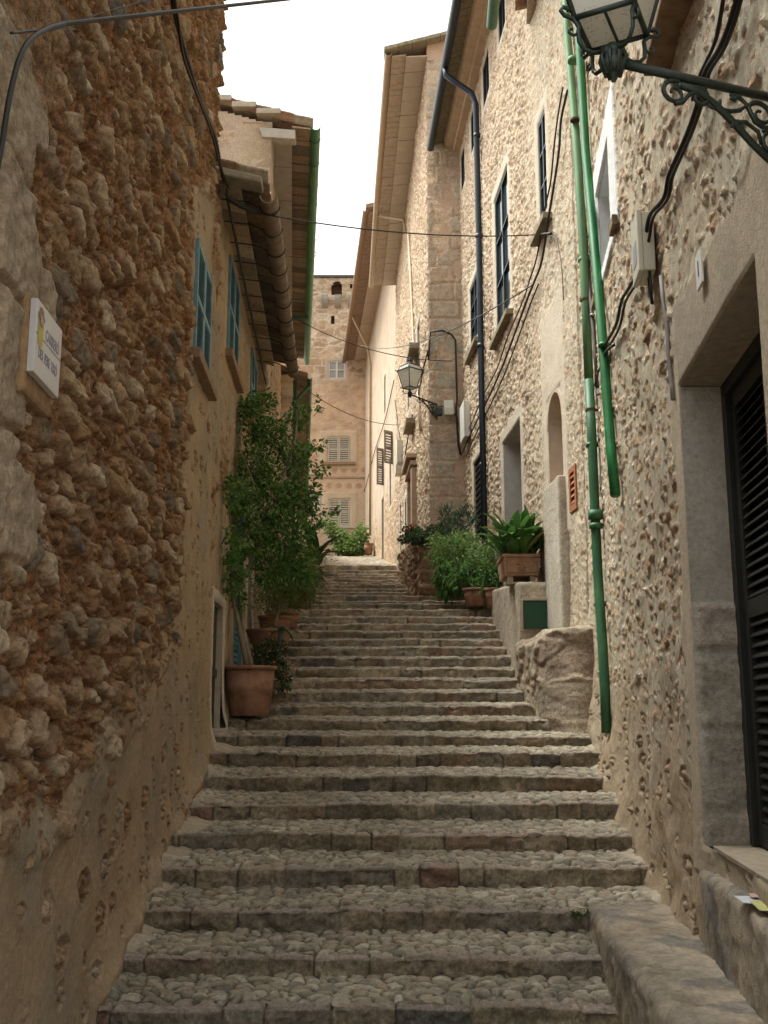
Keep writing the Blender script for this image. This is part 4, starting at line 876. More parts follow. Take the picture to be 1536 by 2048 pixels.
vb.build('verge_tiles', mat('verge_tile', (.30,.26,.17), .95, .3, 9, .5), house_r3, bevel=.015)
tan = mat('tan_gutter', (.46,.34,.22), .5, .12, 4, .1)
MB().trough([PR3.p(22.35,15.50,.93),PR3.p(29,15.46,.95),PR3.p(36.1,15.40,.93)], .085, .008).build('gutter', tan, house_r3, True)
wall_pipe('drainpipe', PR3, [(817,465),(822,560),(828,700),(836,790),(842,860)], .045, tan, house_r3, .06)
MB().tube([PR3.p(30.5,15.4,.9),PR3.p(30.0,15.0,.1),PR3.p(29.6,14.4,.07)], .045).build('gutter_outlet', tan, house_r3, True)
# ---- fourth right house
house_r4 = thing('rendered_house', 'pale pink rendered house with grey open shutters and tan drainpipe at the street top', 'house', (0, 42, float(zg(42))))
dr4 = (41.5, 42.6, float(zg(41.5)), 8.6); wr4 = [(38.2,39.0,7.6,9.5),(40.6,41.4,12,13.6),(44.5,45.4,9.8,11.6)]
relief_wall(house_r4, PR4, 36.0, DE, 4, 18.6, .10, .07, lambda u, z: blend(st_dense(u, z, 96, .2, (.95,.90,.84)), st_plaster(u, z, 97, (.60,.47,.35), (.54,.41,.30)), ss(z-8+fbm(u*.5,z*.5,98,3)*3, -.5, .5)), [dr4]+wr4, [gr(dr4,.25,(.6,.46,.33))]+[gr(w,.15,(.66,.54,.42)) for w in wr4])
relief_wall(house_r4, None, PR4.X(36), 2.0, 4, 18.4, .1, .08, lambda u, z: st_dense(u, z, 99, .2), D=36.12)
MB().hexa([(1.1,36.7,2),(7,36.7,2),(7,53,2),(-.3,53,2),(1.1,36.7,18.4),(7,36.7,20),(7,53,20),(-.3,53,18.4)]).build('house_body', mat('rear_render', (.40,.30,.2)), house_r4)
for w in [dr4]+wr4: recess(house_r4, PR4, w, .3, M_soff()); MB().wbox(PR4, w[0], w[1], -.35, -.28, w[2], w[3]).build('door' if w is dr4 else 'window', mat('weathered_door', (.05,.045,.04)), house_r4)
soffit_slabs(house_r4, PR4, 36.0, DE-.1, 0, .6, 18.45, 18.35, .5, mat('eave_board_pink', (.55,.44,.35), .9, .1, 5, .2), gap=.02)
soffit_slabs(house_r4, PR4, 36.0, DE-.1, .6, 1.05, 18.40, 18.30, .26, mat('eave_tile_brown', (.28,.19,.13), .9, .3, 9), 'eave_tiles', gap=.03)
tile_roof(house_r4, PR4, 35.9, DE-.1, 18.55, 1.15, 5, .28)
MB().trough([PR4.p(35.9,18.38,1.15),PR4.p(44,18.34,1.15),PR4.p(DE-.15,18.28,1.15)], .11, .012).build('gutter', mat('brown_gutter', (.30,.19,.11), .6), house_r4, True)
D4, z4 = PR4.at(745, 900); MB().tube([PR4.p(D4-1.5,18.3,1.1),PR4.p(D4-.3,17.2,.3),PR4.p(D4,16.4,.1),PR4.p(D4,8,.1)], .06).build('drainpipe', mat('pipe_tan', (.46,.31,.18), .5), house_r4, True)
mgs = mat('grey_shutter_paint', (.25,.22,.19), .6, .1, 5)
for (x0, x1, y0, y1) in ((753,767,898,971),(768,785,864,929)):   # leaves folded open, standing off the wall
    Dm = PR4.at(x1, 900)[0]; A = fr(x0, y1, Dm); B = fr(x1, y0, Dm); 
    q = (lambda Dm: (lambda u, z, o: (u, Dm+.9*(u-B[0])-o, z)))(Dm)
    louvre_leaf(q, A[0], B[0], A[2], B[2], 0, mgs, house_r4, sl=.09, fw=.07, th=.06)

# ================================================================ TERRACES AND STONE FURNITURE
def st_bench(u, z):
    q = st_plaster(u, z, 101, (.46,.37,.27), (.38,.32,.25)); r = fbm(u*14, z*14, 102, 5); st = ss(fbm(u*2.5, z*2.5, 104, 3)-.10, 0, .03)
    nk = ss(fbm(u*9, z*9, 121, 4), .16, .3)
    return q[0]*1.3+r*.022+.008*st+.025*fbm(u*4, z*4, 119, 3)-.018*nk, w4(mix(q[1][..., :3], (.24,.22,.20), st*.8)*(.90+.7*r+.8*fbm(u*3.3, z*3.3, 120, 4))[..., None], .2)
slab = rough_block('stone_bench', [(1.12,3.4),(1.80,3.2),(2.15,7.15),(1.70,7.28),(1.33,7.22)], zz_(-2.3), lambda x, y: -1.255+.0*y, None, None, st_bench, .02, .06)
tag(slab, 'long low mortared stone bench along the foot of the near right house', 'stone bench')
stp = rough_block('door_step', [PR1.p(3.3,0,.10)[:2], PR1.p(3.3,0,-.42)[:2], PR1.p(5.9,0,-.30)[:2], PR1.p(5.98,0,.05)[:2]], zz_(-1.5), zz_(-.85), None, None, st_bench, .02)
tag(stp, 'worn grey stone door step on the bench below the black louvred door', 'step')
def st_lump(u, z):
    q = st_plaster(u, z, 105, (.46,.37,.27), (.38,.31,.23)); r = fbm(u*10, z*10, 106, 4); k = ss(fbm(u*1.8, z*1.8, 107, 4)-.05, 0, .05)
    h = fbm(u*2.2, z*2.2, 109, 3)*.07
    a1, a2, r1 = worley(u/.45+fbm(u*4,z*4,130,3), z/.3+fbm(u*4,z*4,131,3), 132)
    return q[0]+r*.05+h-.04*k+.022*r1(5)*ss(a2-a1, .02, .25)-.012, w4(mix(q[1][..., :3], (.30,.21,.15), k*.6)*(1+.6*r)[..., None], .6)
lump = rough_block('rounded_stone_block', [(1.72,13.75),(1.86,12.3),(2.16,11.8),(2.6,11.7),(2.5,13.95),(1.80,13.95)], lambda x, y: zg(y)-.4, lambda x, y: .95-.10*ss(2.05-x, 0, .3)+.03*np.sin(x*9+y*4), None, None, st_lump, .018, .07, .12)
tag(lump, 'bulging mortared stone block against the right wall beside the green drainpipe', 'stone block')
def st_terr(u, z):
    q = st_plaster(u, z, 111, (.55,.46,.35), (.50,.42,.33)); r = fbm(u*12, z*12, 112, 4)
    return q[0]+r*.03, w4(q[1][..., :3]*(1+.5*r)[..., None], .35)
ter = rough_block('planter_terrace', [(1.80,13.95),(2.5,13.9),(2.3,18.2),(1.85,18.0)], lambda x, y: zg(y)-.5, lambda x, y: 1.70+.085*(y-14), None, None, st_terr, .03)
tag(ter, 'pale rendered terrace block carrying the rectangular planter beside the stairs', 'terrace')
gp = MB().box(1.865, 2.235, 13.86, 13.90, 1.06, 1.43).build('hatch', mat('hatch_green', (.012,.075,.035), .5, .1, 4, .1), ter, bevel=.004)
hf = MB(); hf.box(1.815, 1.86, 13.84, 13.92, 1.02, 1.45); hf.box(1.86, 2.24, 13.84, 13.92, 1.435, 1.47); hf.build('hatch_frame', M_soff(), ter, bevel=.004)
def st_rw(u, z):
    A = st_rubble(u, z, 115); return A[0], w4(A[1][..., :3]*.75+np.array((.16,.13,.10))*.5, .8)
rw = rough_block('terrace_wall', [(.44,29.5),(.62,24.5),(.82,22.2),(1.5,21.8),(2.2,21.8),(2.2,23),(1.2,23),(.9,29.5)], lambda x, y: zg(y)-.4, lambda x, y: 3.66+.10*(y-22), None, None, st_rw, .05)
tag(rw, 'low rough stone terrace wall under the corner house with plants on top', 'wall')

# ================================================================ STREET LAMPS
def spiral(c, r0, turns, a0, dirn=1, n=22, shrink=.25):
    return [(c[0]+r0*(1-(1-shrink)*t)*math.cos(a0+dirn*turns*2*math.pi*t), c[1]+r0*(1-(1-shrink)*t)*math.sin(a0+dirn*turns*2*math.pi*t)) for t in np.linspace(0, 1, n)]
def lantern(loc, rot, arm_len, arm_dir, rise, label, mirror=1, sc=1.0, mt=None):
    """square tapered lantern standing on the end of a wall bracket; loc = centre of its bottom square"""
    root = thing('street_lamp', label, 'street lamp', loc); mt = mt or mat('lamp_iron', (.014,.028,.020), .42, .4, 40, .3, spec=.5)
    L0 = Vector(loc); R = lambda x, y, z: L0+Vector(((x*math.cos(rot)-y*math.sin(rot))*sc, (x*math.sin(rot)+y*math.cos(rot))*sc, z*sc))
    b, t, hb = .108, .20, .40
    fr_ = MB(); cs = [(-1,-1),(1,-1),(1,1),(-1,1)]
    for k in range(4):
        (x, y), (x2, y2) = cs[k], cs[(k+1)%4]
        fr_.tube([R(x*b,y*b,0), R(x2*b,y2*b,0)], .011*sc, 6); fr_.tube([R(x*t,y*t,hb), R(x2*t,y2*t,hb)], .014*sc, 6)
        fr_.tube([R(x*b,y*b,-.005), R(x*t,y*t,hb)], .010*sc, 6)
        fr_.tube([R(x*t*.72,y*t*.72,hb+.11), R(x2*t*.72,y2*t*.72,hb+.11)], .012*sc, 6); fr_.tube([R(x*t,y*t,hb), R(x*t*.72,y*t*.72,hb+.11)], .008*sc, 6)
        e = 1.12; fr_.tube([R(x*t,y*t,hb), R(x*t*e,y*t*e,hb+.01), R(x*t*e*1.03,y*t*e*1.03,hb+.03)], .010*sc, 6)
    fr_.tube([R(0,-b,0), R(0,b,0)], .006*sc, 6)
    fr_.build('frame', mt, root, True)
    g = MB()
    for k in range(4):
        (x, y), (x2, y2) = cs[k], cs[(k+1)%4]
        g.add([R(x*b,y*b,.004), R(x2*b,y2*b,.004), R(x2*t*.99,y2*t*.99,hb), R(x*t*.99,y*t*.99,hb)], [(0,1,2,3)])
        g.add([R(x*t*.98,y*t*.98,hb), R(x2*t*.98,y2*t*.98,hb), R(x2*t*.72,y2*t*.72,hb+.11), R(x*t*.72,y*t*.72,hb+.11)], [(0,1,2,3)])
    g.add([R(x*b,y*b,.003) for x, y in cs], [(3,2,1,0)])
    m, tt, bs = (None,)*3
    if 'lamp_glass' not in MATS:
        m, tt, bs = nmat('lamp_glass'); n = tt.nodes.new('ShaderNodeTexNoise'); n.inputs['Scale'].default_value = 110
        rp = tt.nodes.new('ShaderNodeValToRGB'); rp.color_ramp.elements[0].position = .30; rp.color_ramp.elements[0].color = (.35,.32,.25,1); rp.color_ramp.elements[1].position = .38; rp.color_ramp.elements[1].color = (.80,.78,.71,1)
        tc = tt.nodes.new('ShaderNodeTexCoord'); tt.links.new(tc.outputs['Object'], n.inputs[0]); tt.links.new(n.outputs[0], rp.inputs[0]); tt.links.new(rp.outputs[0], bs.inputs['Base Color'])
        bs.inputs['Roughness'].default_value = .3; trn = tt.nodes.new('ShaderNodeBsdfTranslucent'); tt.links.new(rp.outputs[0], trn.inputs[0])
        ms = tt.nodes.new('ShaderNodeMixShader'); ms.inputs[0].default_value = .55; tt.links.new(bs.outputs[0], ms.inputs[1]); tt.links.new(trn.outputs[0], ms.inputs[2]); tt.links.new(ms.outputs[0], tt.nodes['Material Output'].inputs[0]); MATS['lamp_glass'] = m
    g.build('glass', MATS['lamp_glass'], root)
    rf = MB(); a = t*.76
    rf.add([R(x*a,y*a,hb+.115) for x, y in cs]+[R(x*.05,y*.05,hb+.19) for x, y in cs], [(0,1,5,4),(1,2,6,5),(2,3,7,6),(3,0,4,7),(3,2,1,0),(4,5,6,7)])
    for z, r in ((.19,.05),(.21,.03),(.235,.045),(.25,.02),(.28,.028),(.31,.004)): pass
    prof = [(.05,.19),(.03,.205),(.05,.23),(.052,.24),(.02,.255),(.024,.275),(.012,.30),(.002,.33)]
    rf.lathe((L0.x, L0.y, L0.z+hb*sc), [(r*sc, z*sc) for r, z in prof], 12); rf.build('lamp_roof', mt, root, True)
    # holder: turned boss and four curled straps
    zb = -.145; bo = MB(); bo.lathe((L0.x, L0.y, L0.z+zb*sc), [(.001*sc,-.085*sc),(.010*sc,-.08*sc),(.007*sc,-.065*sc),(.022*sc,-.055*sc),(.040*sc,-.03*sc),(.046*sc,-.005*sc),(.036*sc,.012*sc),(.044*sc,.022*sc),(.046*sc,.04*sc),(.030*sc,.06*sc),(.02*sc,.07*sc),(.001*sc,.072*sc)], 16)
    for k in range(8):
        g_ = k*math.pi/4; bo.tube([R(.036*math.cos(g_),.036*math.sin(g_),zb+.05),R(.048*math.cos(g_),.048*math.sin(g_),zb+.01),R(.026*math.cos(g_),.026*math.sin(g_),zb-.055)], .009*sc, 5)
    bo.build('boss', mt, root, True)
    st = MB()
    for x, y in cs:
        q = [(.03,-.115),(.06,-.128),(.085,-.12),(.10,-.095),(.102,-.06),(.10,-.03),(.118,-.004),(.142,.0),(.152,.016),(.146,.032),(.132,.032),(.128,.022)]
        st.tube([R(x*d*.98,y*d*.98,z) for d, z in q], .0085*sc, 6)
        st.tube([R(x*d*.98,y*d*.98,z) for d, z in [(.10,-.06),(.118,-.075),(.13,-.066),(.128,-.05),(.118,-.052)]], .006*sc, 5)
    st.build('strap', mt, root, True)
    # bracket
    ad = Vector((math.cos(arm_dir), math.sin(arm_dir), 0)); A = lambda a, z: L0+ad*a*sc+Vector((0,0,(z+rise*a)*sc))
    br = MB(); zr = zb+.0; w = .013*sc
    br.tube([A(.03,zr), A(arm_len,zr)], .0175*sc, 8)
    s = arm_len/.70
    def sp(c, r0, turns, a0, dn=1, r=.009, shrink=.22): br.tube([A(a*s, zr+z) for a, z in spiral(c, r0, turns, a0, dn, shrink=shrink)], [r*sc*(1.15-.5*i/21) for i in range(22)], 7)
    # big diagonal strut sweeping down to the wall
    br.tube([A(a*s, zr+z) for a, z in [(.26,-.035),(.33,-.045),(.40,-.085),(.47,-.145),(.54,-.215),(.60,-.265),(.66,-.30),(.70,-.31)]], .014*sc, 8)
    sp((.235,-.072), .052, 1.35, 1.2, 1); sp((.335,-.070), .045, 1.1, 2.2, -1); sp((.385,-.075), .034, .9, .4, -1, .007)
    br.tube([A(a*s, zr+z) for a, z in [(.235,-.115),(.265,-.105),(.29,-.07),(.32,-.05),(.35,-.055)]], .010*sc, 6)
    br.tube([A(a*s, zr+z) for a, z in [(.40,-.10),(.46,-.098),(.50,-.085),(.53,-.055),(.50,-.03),(.47,-.04)]], .009*sc, 6)
    sp((.585,-.085), .055, 1.2, 2.6, -1); sp((.63,-.20), .050, 1.35, 1.9, 1); sp((.49,-.155), .028, 1.0, 3.5, -1, .007)
    br.tube([A(a*s, zr+z) for a, z in [(.53,-.055),(.56,-.12),(.60,-.14),(.66,-.12),(.69,-.06)]], .010*sc, 6)
    br.tube([A(a*s, zr+z) for a, z in [(.47,-.14),(.52,-.13),(.57,-.16),(.58,-.21)]], .008*sc, 6)
    for a, z, r in ((.245,-.045,.017),(.63,-.20,.026),(.475,-.035,.02),(.60,-.145,.02),(.36,-.05,.018)):
        c = A(a*s, zr+z)
        for k in range(5):
            g_ = k*2*math.pi/5; q = A(a*s+r*math.cos(g_), zr+z+r*math.sin(g_)); br.tube([c, c+(q-c)*.6, q], [.005*sc,.010*sc,.003*sc], 5)
    br.tube([A(arm_len,.02+zr), A(arm_len,-.36+zr)], .015*sc, 6)
    br.build('bracket', mt, root, True)
    return root
lantern((.847, 3.45, 2.50), math.radians(-26), .78, math.radians(19), 0, 'large green iron street lamp close overhead on a scrolled bracket above the black door')
c2_ = fr(820, 797, 22.0)
lantern((c2_[0], c2_[1], fr(820, 776, 22.0)[2]), math.radians(40), .78, math.radians(38), -.12, 'small distant street lamp with white glass on the corner of the stone corner house', sc=1.0, mt=mat('lamp_iron_dark', (.02,.022,.02), .5))

# ================================================================ BOXES, SIGN, PLAQUE, PAPER
mcr = mat('cream_plastic', (.66,.63,.52), .45, .06, 4, .05); mwh = mat('white_plastic', (.78,.77,.72), .45, .05, 4, .05)
mb_ = thing('meter_box', 'cream electric meter box on the rubble wall above the black door', 'electric box', PR1.p(6.6, 3.0, 0))
m1 = MB().wbox(PR1, 6.47, 6.75, .02, .10, 2.88, 3.30).build('box_body', mcr, mb_, bevel=.008)
MB().wbox(PR1, 6.46, 6.76, .101, .135, 2.87, 3.31).build('box_lid', mcr, mb_, bevel=.008)
MB().wbox(PR1, 6.54, 6.68, .136, .138, 2.96, 3.12).build('box_window', mat('grey_print', (.35,.37,.38), .4), mb_)
MB().tube([PR1.p(6.5,2.88,.06),PR1.p(6.47,2.75,.06),PR1.p(6.52,2.66,.05),PR1.p(6.58,2.72,.05),PR1.p(6.6,2.88,.05)], .010, 6).build('cable', M_cable(), mb_, True)
cpts = [(1322,552),(1326,600),(1334,650),(1338,720),(1344,775),(1346,800)]
cd = MB().tube([PR1.pp(x, y, .03) for x, y in cpts], .014, 8).build('conduit', mat('grey_conduit', (.22,.19,.18), .6), None, True)
tag(cd, 'thin grey conduit running down from the cream meter box', 'conduit')
pq = thing('house_number', 'small white house number plaque above the black door', 'plaque', PR1.p(5.1, 2.26, .03))
MB().wbox(PR1, 5.02, 5.16, .030, .042, 2.17, 2.36).build('plate', mwh, pq, bevel=.003)
def place_text(txt, size, P, D, z, off, name, m, parent, sx=1):
    me = text_mesh(txt, size); n = len(me.vertices); v = np.zeros(n*3); me.vertices.foreach_get('co', v); v = v.reshape(-1, 3)
    w = np.zeros_like(v); d = 1 if P.sign > 0 else -1       # text reads left to right as seen from the street
    Dv = D+d*v[:, 0]*sx; w[:, 0] = P.a+P.b*Dv+P.sign*(off+v[:, 2]); w[:, 1] = Dv; w[:, 2] = z+v[:, 1]; me.vertices.foreach_set('co', w.reshape(-1)); me.update()
    return link(name, me, m, parent)
place_text('1', .12, PR1, 5.09, 2.265, .0435, 'lettering', mat('blue_print', (.06,.09,.22), .5), pq)
def elec(label, x0, y0, x1, y1, D, dep, m, grp=None, P=None):
    t = thing('junction_box', label, 'electric box', fr((x0+x1)/2, y1, D), grp); A = fr(x0, y1, D); B = fr(x1, y0, D)
    MB().box(A[0], B[0], D-dep, D-.02, A[2], B[2]).build('box_body', m, t, bevel=.01); MB().box(A[0]-.01, B[0]+.01, D-dep-.02, D-dep-.001, A[2]-.01, B[2]+.01).build('box_lid', m, t, bevel=.008); return t
elec('white junction box, upper of the pair on the quoin wall beside the far lamp', 888, 805, 905, 817, 22.46, .12, mwh)
elec('cream junction box, lower of the pair on the quoin wall beside the far lamp', 889, 819, 906, 832, 22.46, .14, mcr)
Dq, zq = PR2.at(926, 840); t = thing('junction_box', 'tall narrow white box on the wall between the quoins and the black downpipe', 'electric box', PR2.p(Dq, zq, 0))
MB().wbox(PR2, 21.35, 21.95, .03, .14, 5.72, 6.5).build('box_body', mwh, t, bevel=.01); MB().wbox(PR2, 21.33, 21.97, .141, .17, 5.70, 6.52).build('box_lid', mwh, t, bevel=.01)
a = fr(878, 828, 22.4); fl = thing('spotlight', 'tiny black spotlight on the quoin wall between the far lamp and the junction boxes', 'spotlight', a)
MB().tube([(a[0],22.4,a[2]),(a[0],22.32,a[2]+.02)], .03, 8).build('mount', M_dark(), fl, True); MB().box(a[0]-.09, a[0]+.07, 22.2, 22.33, a[2]-.08, a[2]+.10).build('lamp_head', M_dark(), fl, bevel=.02)
# boxes half way up the far wall
for lab, px, py, w_, h_ in (('pale grey meter box high on the far rough wall under hanging cables, the upper one', 806, 905, .5, .75), ('pale grey meter box high on the far rough wall under hanging cables, the lower one', 803, 930, .55, .65)):
    D, z = PR3.at(px, py); t = thing('meter_box', lab, 'electric box', PR3.p(D, z, 0)); MB().wbox(PR3, D-w_/2, D+w_/2, .02, .18, z-h_/2, z+h_/2).build('box_body', mcr, t, bevel=.01); MB().wbox(PR3, D-w_/2-.02, D+w_/2+.02, .181, .21, z-h_/2-.02, z+h_/2+.02).build('box_lid', mcr, t, bevel=.01)
# street name plaque
sg = thing('street_sign', 'white tiled street name plaque with yellow crest on the left rubble wall', 'sign', PL1.p(4.6, 1.45, .1))
d0, d1, sz0, sz1 = 4.02, 4.40, 1.35, 1.665
class SP:
    a = PL1.a; b = PL1.b; sign = 1
    def p(s, D, z, o=0): return PL1.p(D, z, o)
MB().wbox(PL1, d0, d1, .075, .105, sz0, sz1).build('plate', mat('white_tile', (.70,.68,.67), .3, .06, 12, .05), sg, bevel=.003)
MB().wbox(PL1, d0-.02, d1+.02, -.06, .074, sz0-.09, sz1+.03).build('mortar_bed', mat('mortar_bed', (.36,.22,.12), .95, .3, 18, .6, dist=.02), sg, bevel=.02)
zm = (sz0+sz1)/2+.012; ln = MB().wbox(PL1, d0+.002, d1-.002, .1052, .1062, zm-.0015, zm+.0015); ln.build('tile_joint', mat('joint_grey', (.2,.19,.18), .8), sg)
ink = mat('sign_ink', (.30,.27,.33), .5)
place_text('CARRER\u00d3', .068, PL1, 4.26, sz1-.11, .1056, 'lettering', ink, sg, .68); place_text('DES  PERE  TIX\u00d3', .062, PL1, 4.21, zm-.07, .1056, 'lettering', ink, sg, .62)
def disc(name, c, rx, rz, pts, m, off):
    mb = MB(); mb.add([PL1.p(c[0]+x*rx, c[1]+z*rz, off) for x, z in pts]+[PL1.p(c[0]+x*rx, c[1]+z*rz, off+.0012) for x, z in pts], [tuple(range(len(pts), 2*len(pts)))]); return mb.build(name, m, sg)
sh = [(-1,1),(1,1),(1,-.1),(.8,-.55),(.4,-.85),(0,-1),(-.4,-.85),(-.8,-.55),(-1,-.1)]
disc('crest', (d0+.062, sz1-.145), .036, .055, sh, mat('crest_yellow', (.50,.45,.06), .4), .1056)
disc('crest_mantle', (d0+.062, sz1-.062), .042, .042, [(math.cos(g)*(1+.2*math.cos(6*g)), math.sin(g)) for g in np.linspace(0, 2*math.pi, 24)[:-1]], mat('crest_brown', (.30,.17,.09), .5), .1056)
disc('crest_crown', (d0+.064, sz1-.075), .02, .022, [(math.cos(g)*(1+.3*math.cos(5*g)), math.sin(g)) for g in np.linspace(0, 2*math.pi, 20)[:-1]], mat('crest_pink', (.55,.35,.38), .5), .1072)
# folded brochure on the door step
bc = thing('brochure', 'folded white and yellow brochure lying on the door step below the black door', 'brochure', (1.66, 4.85, -.84))
def sheet(z, pts, th=.003): 
    mb = MB(); mb.hexa([(x, y, z+dz) for x, y, dz in pts]+[(x, y, z+dz+th) for x, y, dz in pts]); return mb
sheet(-.835, [(1.555,4.72,.012),(1.84,4.60,.010),(1.90,4.90,.002),(1.585,4.93,.004)]).build('cover', mat('paper_white', (.74,.76,.80), .5, .1, 30), bc)
sheet(-.826, [(1.57,4.56,.0),(1.86,4.46,.006),(1.89,4.70,.010),(1.59,4.74,.006)]).build('page', mat('paper_yellow', (.60,.58,.16), .5, .15, 18, c2=(.75,.74,.4)), bc)
sheet(-.815, [(1.62,4.80,.002),(1.68,4.78,.004),(1.70,4.88,.002),(1.64,4.90,.002)], .001).build('print', mat('paper_pink', (.60,.42,.38), .5), bc)

# ================================================================ CABLES
def sag(a, b, s, n=14):
    a, b = Vector(a), Vector(b); return [a.lerp(b, t)-Vector((0,0,4*s*t*(1-t))) for t in np.linspace(0, 1, n)]
def cable(pts, r, label, name='cable', extra=None, n=6):
    mb = MB().tube(pts, r, n)
    for e in extra or []: mb.tube(e[0], e[1], n)
    o = mb.build(name, M_cable(), None, True); return tag(o, label, 'cable')
# smoothed path on a wall, with stand-off
def wpath(P, pix, off=.05, off2=None):
    pts = [Vector(P.pp(x, y, off)) for x, y in pix]; out = []
    for i in range(len(pts)-1):
        p0, p1, p2, p3 = pts[max(i-1,0)], pts[i], pts[i+1], pts[min(i+2,len(pts)-1)]
        for t in np.linspace(0, 1, 6)[:-1]: out.append(.5*((2*p1)+(-p0+p2)*t+(2*p0-5*p1+4*p2-p3)*t*t+(-p0+3*p1-3*p2+p3)*t**3))
    return out+[pts[-1]]
P1 = wpath(PL1, [(-15,380),(2,300),(18,200),(38,120),(62,78),(100,55),(130,47)], .10)
far = Vector(fr(560, 0, 6.5)); st_ = P1[-1]; run = [st_.lerp(far, t) for t in np.linspace(0, 1.9, 14)[1:]]
cable(P1+run, .011, 'thick black cable rising on the left wall and crossing the top of the street', extra=[(wpath(PL1, [(22,66),(60,62),(100,60),(130,52)], .08), .006), ([st_.lerp(Vector(fr(330,-10,5.5)), t) for t in np.linspace(0,1,6)], .003)])
cp = wpath(PL1, [(342,-20),(350,30),(372,110),(400,200),(430,275),(445,350),(462,385)], .09)
cp2 = wpath(PL1, [(346,-20),(356,40),(366,110),(394,190),(422,262),(440,330),(458,380)], .12)
cable(cp, .018, 'black cable bundle hanging down the tall left rubble house beside the sky', extra=[(cp2, .012)])
e1_ = [Vector(PL1.p(D, z, .13)) for D, z in [(10.0,5.30),(11,5.26),(12,5.22),(13,5.20),(14,5.20),(15,5.18),(16,5.15)]]
cable([cp[-1]]+e1_, .013, 'black cable running along under the clay gutter eave above the blue shutters', extra=[([v+Vector((0,0,.05+.02*math.sin(i*3))) for i, v in enumerate(e1_)], .008), ([Vector(PL1.p(10.1,5.3,.13)), Vector(PL1.p(10.2,5.27,.25)), Vector(PL1.p(10.3,5.23,.42))], .028)])
A_ = Vector(PL1.p(10.3,5.23,.42)); B_ = Vector(PR2.pp(1095, 468, .10))
cable(sag(A_, B_, .12), .008, 'black overhead cable crossing the street mid height from the clay gutter', extra=[(wpath(PR2, [(1095,468),(1112,472),(1118,500),(1124,540),(1127,600)], .05), .006), (wpath(PR2, [(1084,469),(1102,467)], .09), .022)])
cable(sag(Vector(fr(596,640,23)), Vector(fr(905,722,22.3)), .25), .010, 'thin cable crossing the upper street to the quoined corner below the far roofs')
cable(sag(Vector(fr(720,690,34)), Vector(PR2.pp(1065, 570, .08)), .45), .010, 'thin cable sloping from the far wall to the cables above the arched niche')
cable(sag(Vector(fr(600,770,28)), Vector(PR3.pp(800,850,.1)), .3), .010, 'thin cable crossing low before the end house above its middle window')
r1 = [(1478,-20),(1462,40),(1440,95),(1412,140),(1400,190),(1383,245),(1360,300),(1338,350),(1328,395),(1300,430),(1290,480),(1272,550),(1244,600),(1232,650),(1205,700),(1200,722),(1215,700),(1228,690)]
cable(wpath(PR1, r1, .07), .014, 'black cable bundle snaking down the near right wall past the meter box', extra=[(wpath(PR1, [(x+7, y+4) for x, y in r1[:-3]], .06), .011), (wpath(PR1, [(1448,-10),(1438,50),(1428,90),(1400,150),(1385,200)], .06), .010), (wpath(PR1, [(1212,708),(1200,735),(1190,770),(1196,790)], .05), .010)])
r2_ = [(1135,180),(1122,240),(1118,300),(1108,370),(1098,430),(1084,520),(1070,560),(1052,605),(1025,680),(1000,745),(975,800),(945,860),(925,905)]
cable(wpath(PR2, r2_, .07), .017, 'bundle of black cables running down the second right house past its black windows', extra=[(wpath(PR2, [(x-8-3*math.sin(y*.05), y-6) for x, y in r2_], .06), .012), (wpath(PR2, [(x+7, y+8) for x, y in r2_[6:]], .06), .012)])
fq = lambda x, y: Vector(fr(x, y, 22.38))
cable([fq(857,720),fq(858,700),fq(860,664),fq(884,661),fq(902,668),fq(911,680),fq(913,760),fq(914,800),fq(912,815),fq(914,850),fq(917,890),fq(922,910)], .025, 'black conduit bent over the quoin wall beside the far lamp', extra=[([fq(905,826),fq(914,832),fq(916,850)], .015), ([fq(860,815),fq(888,813)], .012), ([fq(857,700), Vector(PR3.pp(848,730,.05)), Vector(PR3.pp(835,800,.05))], .02)])
cable(wpath(PR3, [(790,800),(797,860),(803,900),(806,950)], .05), .018, 'black cable dropping to the pale meter boxes on the far wall', extra=[(wpath(PR3, [(825,830),(815,880),(808,930)], .05), .018)])
cable(wpath(PR4, [(788,760),(770,840),(750,900),(735,960),(722,1000)], .05), .018, 'cable slanting down the pink plastered house at the top of the street')
# small bracket with an insulator, sticking out below the green gutter
hk = fr(632, 505, 26); tag(MB().tube([fr(615,500,26), fr(628,502,26), hk, (hk[0],hk[1],hk[2]-.1)], .014, 6).build('cable_hook', M_dark(), None, True), 'tiny black cable hook sticking out below the green gutter against the sky', 'hook')

# ================================================================ POTS AND PLANTS
def pot(loc, r, h, label, rb=.72, ribs=True, n=28, sq=None, name='flower_pot', rimh=.045, m=None):
    root = thing(name, label, 'flower pot', loc); b = MB()
    b.lathe(loc, [(0,0),(r*rb,0),(r*(rb+.05),h*.02),(r*.86,h*.5),(r*.90,h*.55),(r*.875,h*.58),(r*.93,h-rimh),(r*.90,h-rimh),(r*.90,h-rimh-.01)], n)
    b.build('pot_body', m or M_terra(), root, True)
    q = MB(); q.lathe(loc, [(r*.93,h-rimh),(r*.99,h-rimh),(r*1.02,h-rimh*.5),(r,h),(r*.93,h+.003),(r*.88,h-.01),(r*.86,h-rimh*2)], n); q.build('rim', m or M_terra(), root, True)
    s = MB(); s.lathe(loc, [(r*.88,h-rimh-.01),(r*.5,h-rimh),(0,h-rimh)], n); s.build('soil', mat('soil', (.04,.028,.02), .95, .4, 30, .8), root, True)
    return root
